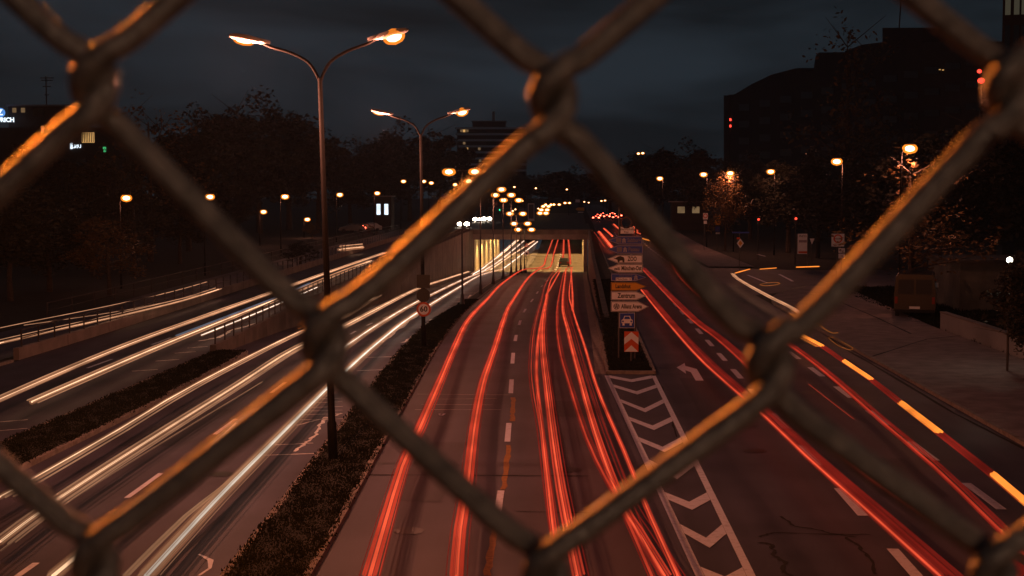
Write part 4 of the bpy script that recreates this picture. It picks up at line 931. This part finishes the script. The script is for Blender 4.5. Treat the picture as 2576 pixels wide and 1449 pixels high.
# long dark office building on the right with a stepped curved roof
rb = empty('office_building', (48, 240, 0), 'long dark office building on the right with a curved roofline', 'building')
def Bp(px, py):        # facade plane: x runs from 58 at d=240 to 43 at d=424
    r = ray(px, py); a = Vector((57.6-43.2, 240-424, 0)); n = Vector((a.y, -a.x, 0)); t = (Vector((57.6,240,0))-CAM).dot(n)/r.dot(n); return CAM + r*t
prof = [(1838,241),(1850,236),(1890,212),(1940,188),(2000,172),(2013,171),(2014,181),(2046,178),(2052,140),(2060,132),(2125,131),(2126,128),(2170,112),(2220,106),(2330,106),(2420,103),(2540,105)]
mb = MB(); fr = [Bp(*p) for p in prof]; bk = [p + Vector((30, 4, 0)) for p in fr]; O = Vector((48,240,0)); n = len(fr)
mb.v += [tuple(p-O) for p in fr] + [(p.x-48, p.y-240, -1) for p in fr] + [tuple(p-O) for p in bk] + [(p.x-48, p.y-240, -1) for p in bk]
for i in range(n-1): mb.f += [(i,i+1,n+i+1,n+i), (2*n+i+1,2*n+i,3*n+i,3*n+i+1), (i+1,i,2*n+i,2*n+i+1)]
mb.f += [(0,n,3*n,2*n),(n-1,3*n-1,4*n-1,2*n-1)]
mb.build('wall', WALLK, rb)
def bbox(name, x0, x1, y0, y1, m, th=1.0):
    a, b, c, e = Bp(x0,y0), Bp(x1,y0), Bp(x1,y1), Bp(x0,y1); off = Vector((-.15,0,0)); q = MB(); 
    q.v += [tuple(p-O+off) for p in (a,b,c,e)] + [tuple(p-O+off+Vector((th,0,0))) for p in (a,b,c,e)]
    q.f += [(0,1,2,3),(7,6,5,4),(0,4,5,1),(1,5,6,2),(2,6,7,3),(3,7,4,0)]; return q.build(name, m, rb)
bbox('stair_tower', 1822, 1836, 240, 470, WALLK, 6); bbox('roof_box', 2222, 2322, 70, 107, WALLK, 8); bbox('roof_frame_beam', 1834, 1860, 238, 243, WALLK, 2)
for r_ in range(6):
    for c_ in range(13):
        x0 = 1860 + c_*52; y0 = 262 + r_*42 - max(0, (x0-1860))*.20*(1 - r_/8)
        if y0 > 430 or (x0 < 2000 and r_ == 0 and y0 < 225): continue
        bbox('window', x0, x0+26+c_*1.2, y0, y0+17, DWIN, .05)
for px, py, m in ((2364,174,LITD),(2372,175,LITD),(2382,338,LITD)): bbox('lit_window', px, px+4, py, py+2, LIT, .05)
for py in (301, 317): bbox('red_light', 1836.5, 1840, py-3, py+3, OBS, .1)
p = Bp(2262, 70); MB().tube([tuple(p-O), tuple(p-O+Vector((.3,0,6)))], .12, 6).build('flag_pole', POLED, rb)
tw = empty('office_tower', (at(2512,491,140).x, 140, 0), 'tall dark tower at the top right corner with dim tall windows', 'building', rz=-.29)
A0 = tw.location; d = 140; X = lambda px: at(px, 491, d).x - A0.x; Z = lambda py: at(CXV+900, py, d).z
MB().box(X(2512), X(2700), 0, 18, Z(130), Z(-160)).build('wall', WALLK, tw); MB().box(X(2524), X(2700), .8, 17, -.5, Z(130)-.01).build('lower_wall', WALLK, tw)
for px, m in ((2518,LITD),(2539,LITD),(2557,LITD),(2575,LITD)):
    for ya, yb in ((-60,40),(66,128)): MB().box(X(px), X(px+13), -.06, -.003, Z(yb), Z(ya)).build('window', mat('tall_window_glow',(.05,.05,.04),.3,emit=(.8,.75,.5),es=.045,sample=False) if ya < 0 else GLASS, tw)
o2 = at(2468, 190, 140); ro = empty('rooftop_beacon', (o2.x, 140, o2.z-1), 'pair of red warning lights beside the fence knot at top right', 'beacon')
MB().box(-.08,.08,-.08,.08,-22,1.2).build('mast', POLED, ro); MB().ell((.0,-.1,.5), .35,.2,.28, 10, 6).build('beacon_lens', OBS, ro); MB().ell((-.2,-.1,1.4), .22,.15,.2, 10, 6).build('beacon_lens', OBS, ro)
# small lit shop windows on the left under the trees and on the right
for nm, px, py, wq, hq, dd_, m, lb in (('kiosk',962,525,14,30,240,LITC,'small kiosk with a cold lit window on the left'),('shop_front',1732,527,26,18,260,LITD,'lit shop front under the trees, right of the road')):
    p = at(px, py, dd_); k = dd_/FP; gz = 1.0
    o = empty(nm, (p.x, dd_, gz), lb, 'building'); hh = p.z-gz+hq*k
    MB().box(-wq*k*1.6, wq*k*1.6, 0, 4, -.2, hh).build('wall', WALLD, o); MB().box(-wq*k*1.8, wq*k*1.8, -.5, 4.2, hh+.003, hh+.2).build('roof', WALLP, o)
    for s in (-1,1): MB().box(s*wq*k*.7-wq*k*.35, s*wq*k*.7+wq*k*.35, -.05, -.003, p.z-gz-hq*k*.5, p.z-gz+hq*k*.4).build('window', m, o)

# ================================================================== TREES
def tree_meshes(seed, h, rad, nleaf, leaf, m, open_=.0):
    r = random.Random(seed); tr = MB(); tips = []
    tr.tube([(0,0,-.3),(r.uniform(-.1,.1),0,h*.2),(r.uniform(-.25,.25),r.uniform(-.2,.2),h*.45),(r.uniform(-.3,.3),r.uniform(-.2,.2),h*.85)], [h*.022,h*.017,h*.012,h*.004], 7)
    for i in range(13):
        z = h*r.uniform(.25,.8); a = r.uniform(0,2*pi); ln = rad*r.uniform(.6,1.05)*(1.15-.6*(z/h)); e = Vector((cos(a)*ln, sin(a)*ln, z+h*r.uniform(.06,.2)))
        mid = Vector((cos(a)*ln*.5, sin(a)*ln*.5, z+h*.04)); tr.tube([(0,0,z), mid, e], [h*.007,h*.005,h*.0015], 5); tips += [e, mid]
        for q in range(3):
            f = e + Vector((r.gauss(0,1), r.gauss(0,1), r.uniform(-.2,1)))*rad*.3; tr.tube([mid.lerp(e,.6), f], [h*.003,h*.001], 4); tips.append(f)
    cl_ = [(Vector((r.gauss(0,.42)*rad, r.gauss(0,.42)*rad, h*r.uniform(.28,.93))), rad*r.uniform(.2,.42)) for _ in range(16)] + [(t, rad*r.uniform(.12,.3)) for t in tips]
    cr_ = MB()
    for _ in range(nleaf):
        c, s = cl_[r.randrange(len(cl_))]; v = Vector((r.gauss(0,1), r.gauss(0,1), r.gauss(0,1))).normalized()*s*r.random()**.4; p = c+v
        k = max(0.25, 1 - (max(0, p.z/h-.55)/.55)**2)
        if sqrt(p.x**2+p.y**2) > rad*k*1.15: continue
        a = Vector((r.gauss(0,1), r.gauss(0,1), r.gauss(0,.6))).normalized(); b = a.cross(Vector((r.gauss(0,1), r.gauss(0,1), r.gauss(0,1)))).normalized(); l = leaf*r.uniform(.6,1.3)
        j = len(cr_.v); cr_.v += [tuple(p-a*l), tuple(p+b*l*.5), tuple(p+a*l), tuple(p-b*l*.5)]; cr_.f.append((j,j+1,j+2,j+3))
    return tr.mesh('trunk', BARK), cr_.mesh('crown', m)
VT = [tree_meshes(1, 14, 4.6, 9000, .26, LEAF), tree_meshes(2, 14, 5.6, 10000, .26, LEAF), tree_meshes(3, 14, 4.0, 7000, .24, LEAF), tree_meshes(4, 14, 5.0, 1500, .2, LEAFA), tree_meshes(5, 14, 5.2, 6000, .2, LEAFA)]
def tree(px, top, d, v, label, group, wide=1.0, base=None, name='tree'):
    p = at(px, top, d); gz = base if base is not None else (zl(d) if p.x < 0 else zr(d)); s = (p.z-gz)/13.6
    o = empty(name, (p.x, d, gz), label, 'tree', group, R.uniform(0, 6.28)); o.scale = (s*wide, s*wide, s)
    link('trunk', VT[v][0], o); link('crown', VT[v][1], o); return o
GT = 'dark trees on the left'; GT2 = 'dark trees on the right'
for px, top, d, v, wd, lb in ((60,400,132,1,1.3,'dark tree at the left edge below the office block'),(170,392,150,0,1.3,'dark tree below the small lit signs'),(268,404,125,2,1.2,'dark tree behind the far left lamp'),
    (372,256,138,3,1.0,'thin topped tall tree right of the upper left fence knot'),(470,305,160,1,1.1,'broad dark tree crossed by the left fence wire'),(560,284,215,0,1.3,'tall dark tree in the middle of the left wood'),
    (650,262,225,1,1.2,'tallest broad dark tree left of the nearest twin lamp'),(725,288,240,0,1.3,'dark tree right behind the nearest twin lamp pole, left side'),(800,345,245,2,1.4,'lower dark tree right behind the nearest twin lamp pole'),
    (880,368,275,1,1.3,'dark tree over the parked cars'),(960,352,300,0,1.4,'dark tree left of the second twin lamp'),(1030,325,320,1,1.3,'big round dark tree behind the second twin lamp'),(1105,338,340,0,1.3,'dark tree in front of the distant apartment block'),
    (335,470,119,2,1.3,'low dark tree beneath the far left lamp'),(120,500,100,1,1.6,'low spreading tree at far left behind the railing'),(450,480,135,0,1.4,'low dark tree above the low wall'),(590,470,185,2,1.6,'low dark tree by the service road'),(20,470,92,0,1.4,'dark tree cut by the left edge of the photo'),(230,500,118,2,1.5,'low dark tree left of the far left lamp pole')):
    tree(px, top, d, v, lb, GT, wd)
for px, top, d, v, wd, lb in ((1585,400,430,1,1.5,'distant dark tree left of the high far lamps'),(1650,376,330,0,1.3,'dark tree behind the sloping fence wire'),(1715,372,300,1,1.3,'dark tree left of the lamplit tree'),(1780,385,260,0,1.2,'dark tree behind the lamp by the lamplit tree'),
    (1890,405,225,1,1.3,'dark tree before the long office building'),(1985,400,180,0,1.3,'dark tree at the side street corner'),(2060,395,165,2,1.2,'slim dark tree behind the notice board'),(2180,380,150,1,1.3,'dark tree between the two right hand lamps'),(2390,330,125,0,1.4,'tall dark tree behind the garage'),(2500,300,115,1,1.4,'dark tree at the right edge of the photo'),
    (1460,428,560,1,2.2,'far dark tree above the end of the road'),(1380,432,520,0,2.2,'far dark tree above the tunnel'),(1300,440,480,1,1.8,'far dark tree behind the ramp lamps'),(1535,425,470,0,2.0,'far dark tree over the red lights'),(1225,425,420,1,1.6,'dark tree below the distant apartment block')):
    tree(px, top, d, v, lb, GT2, wd)
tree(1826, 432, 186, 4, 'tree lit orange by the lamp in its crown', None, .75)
tree(2300, 392, 88.5, 3, 'small tree with lit twigs round the nearest right hand lamp', None, 1.3)
tree(2140, 60, 250, 3, 'bare topped tree rising behind the office building roof', None, .8)
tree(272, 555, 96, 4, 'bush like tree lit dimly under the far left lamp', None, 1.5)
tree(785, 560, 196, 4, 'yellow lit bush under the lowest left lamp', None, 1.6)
tree(2590, 660, 55, 2, 'small dark tree hanging in front of the garage by the globe lamp', None, 1.2)
tree(755, 612, 130, 2, 'round clipped bush at the end of the service road', None, 2.4)

# ================================================================== CHAIN-LINK FENCE IN FRONT OF THE LENS
FD = .222
fo = at(CXV, CYV, FD)
fence = empty('chain_link_fence', fo, 'blurred chain link fence of coated wire right in front of the camera', 'fence')
NODES = {(-1,0):(235,195),(0,-1):(1390,232),(1,-2):(2535,215),(0,0):(815,845),(1,-1):(1935,905),(0,1):(240,1405),(1,0):(1372,1440),(2,-1):(2500,1440),(-1,1):(-335,800),(2,-2):(3050,860),(-1,-1):(800,-390),(0,-2):(1960,-360)}
U, W_ = (562,622), (-570,580)
def node(a, b): return NODES.get((a,b), (815+a*U[0]+b*W_[0], 845+a*U[1]+b*W_[1]))
kpx = FD/FP; RW = 34*kpx
def fpt(px, py, depth): return at(px, py, FD + depth) - fo
for c in range(-22, 23):
    near_view = -4 <= c <= 5
    pts = []
    # nodes of column c and c+1, alternating downwards: a-b = c ; row = a+b
    for row in range(-12, 12):
        for col in (c, c+1):
            if (row + col) % 2: continue
            a = (row+col)//2; b = (row-col)//2; x, y = node(a, b); s = 1 if col == c else -1
            # s=+1: the wire's bend hooks at the left of the knot, in front above and behind below; s=-1 the mirror image
            f = -1.0*RW
            if s == 1: pts += [(x+118, y-122, f), (x+40, y-70, f*1.1), (x-18, y-22, f*.95), (x-29, y+20, -f*.1), (x-12, y+60, -f*1.05), (x+38, y+104, -f*1.1), (x+100, y+158, -f)]
            else: pts += [(x-118, y-128, -f), (x-40, y-72, -f*1.1), (x+20, y-26, -f*.95), (x+31, y+20, f*.1), (x+16, y+62, f*1.05), (x-32, y+108, f*1.1), (x-95, y+156, f)]
    P = smooth_path([fpt(*p) for p in pts], .0012 if near_view else .003)
    MB().tube(P, RW, 14 if near_view else 8).build('wire', WIREM, fence, True)

# ================================================================== NIGHT HAZE
hz = MB().box(-130, 130, -45, 780, -7, 75).build('haze', None); hz['kind'] = 'stuff'
hmat = bpy.data.materials.new('night_haze'); hmat.use_nodes = True; t = hmat.node_tree; t.nodes.clear()
o_ = t.nodes.new('ShaderNodeOutputMaterial'); pv = t.nodes.new('ShaderNodeVolumePrincipled'); pv.inputs['Color'].default_value = (.55, .74, 1.0, 1); pv.inputs['Density'].default_value = HAZE; pv.inputs['Anisotropy'].default_value = .3
t.links.new(pv.outputs[0], o_.inputs['Volume']); hz.data.materials.append(hmat)
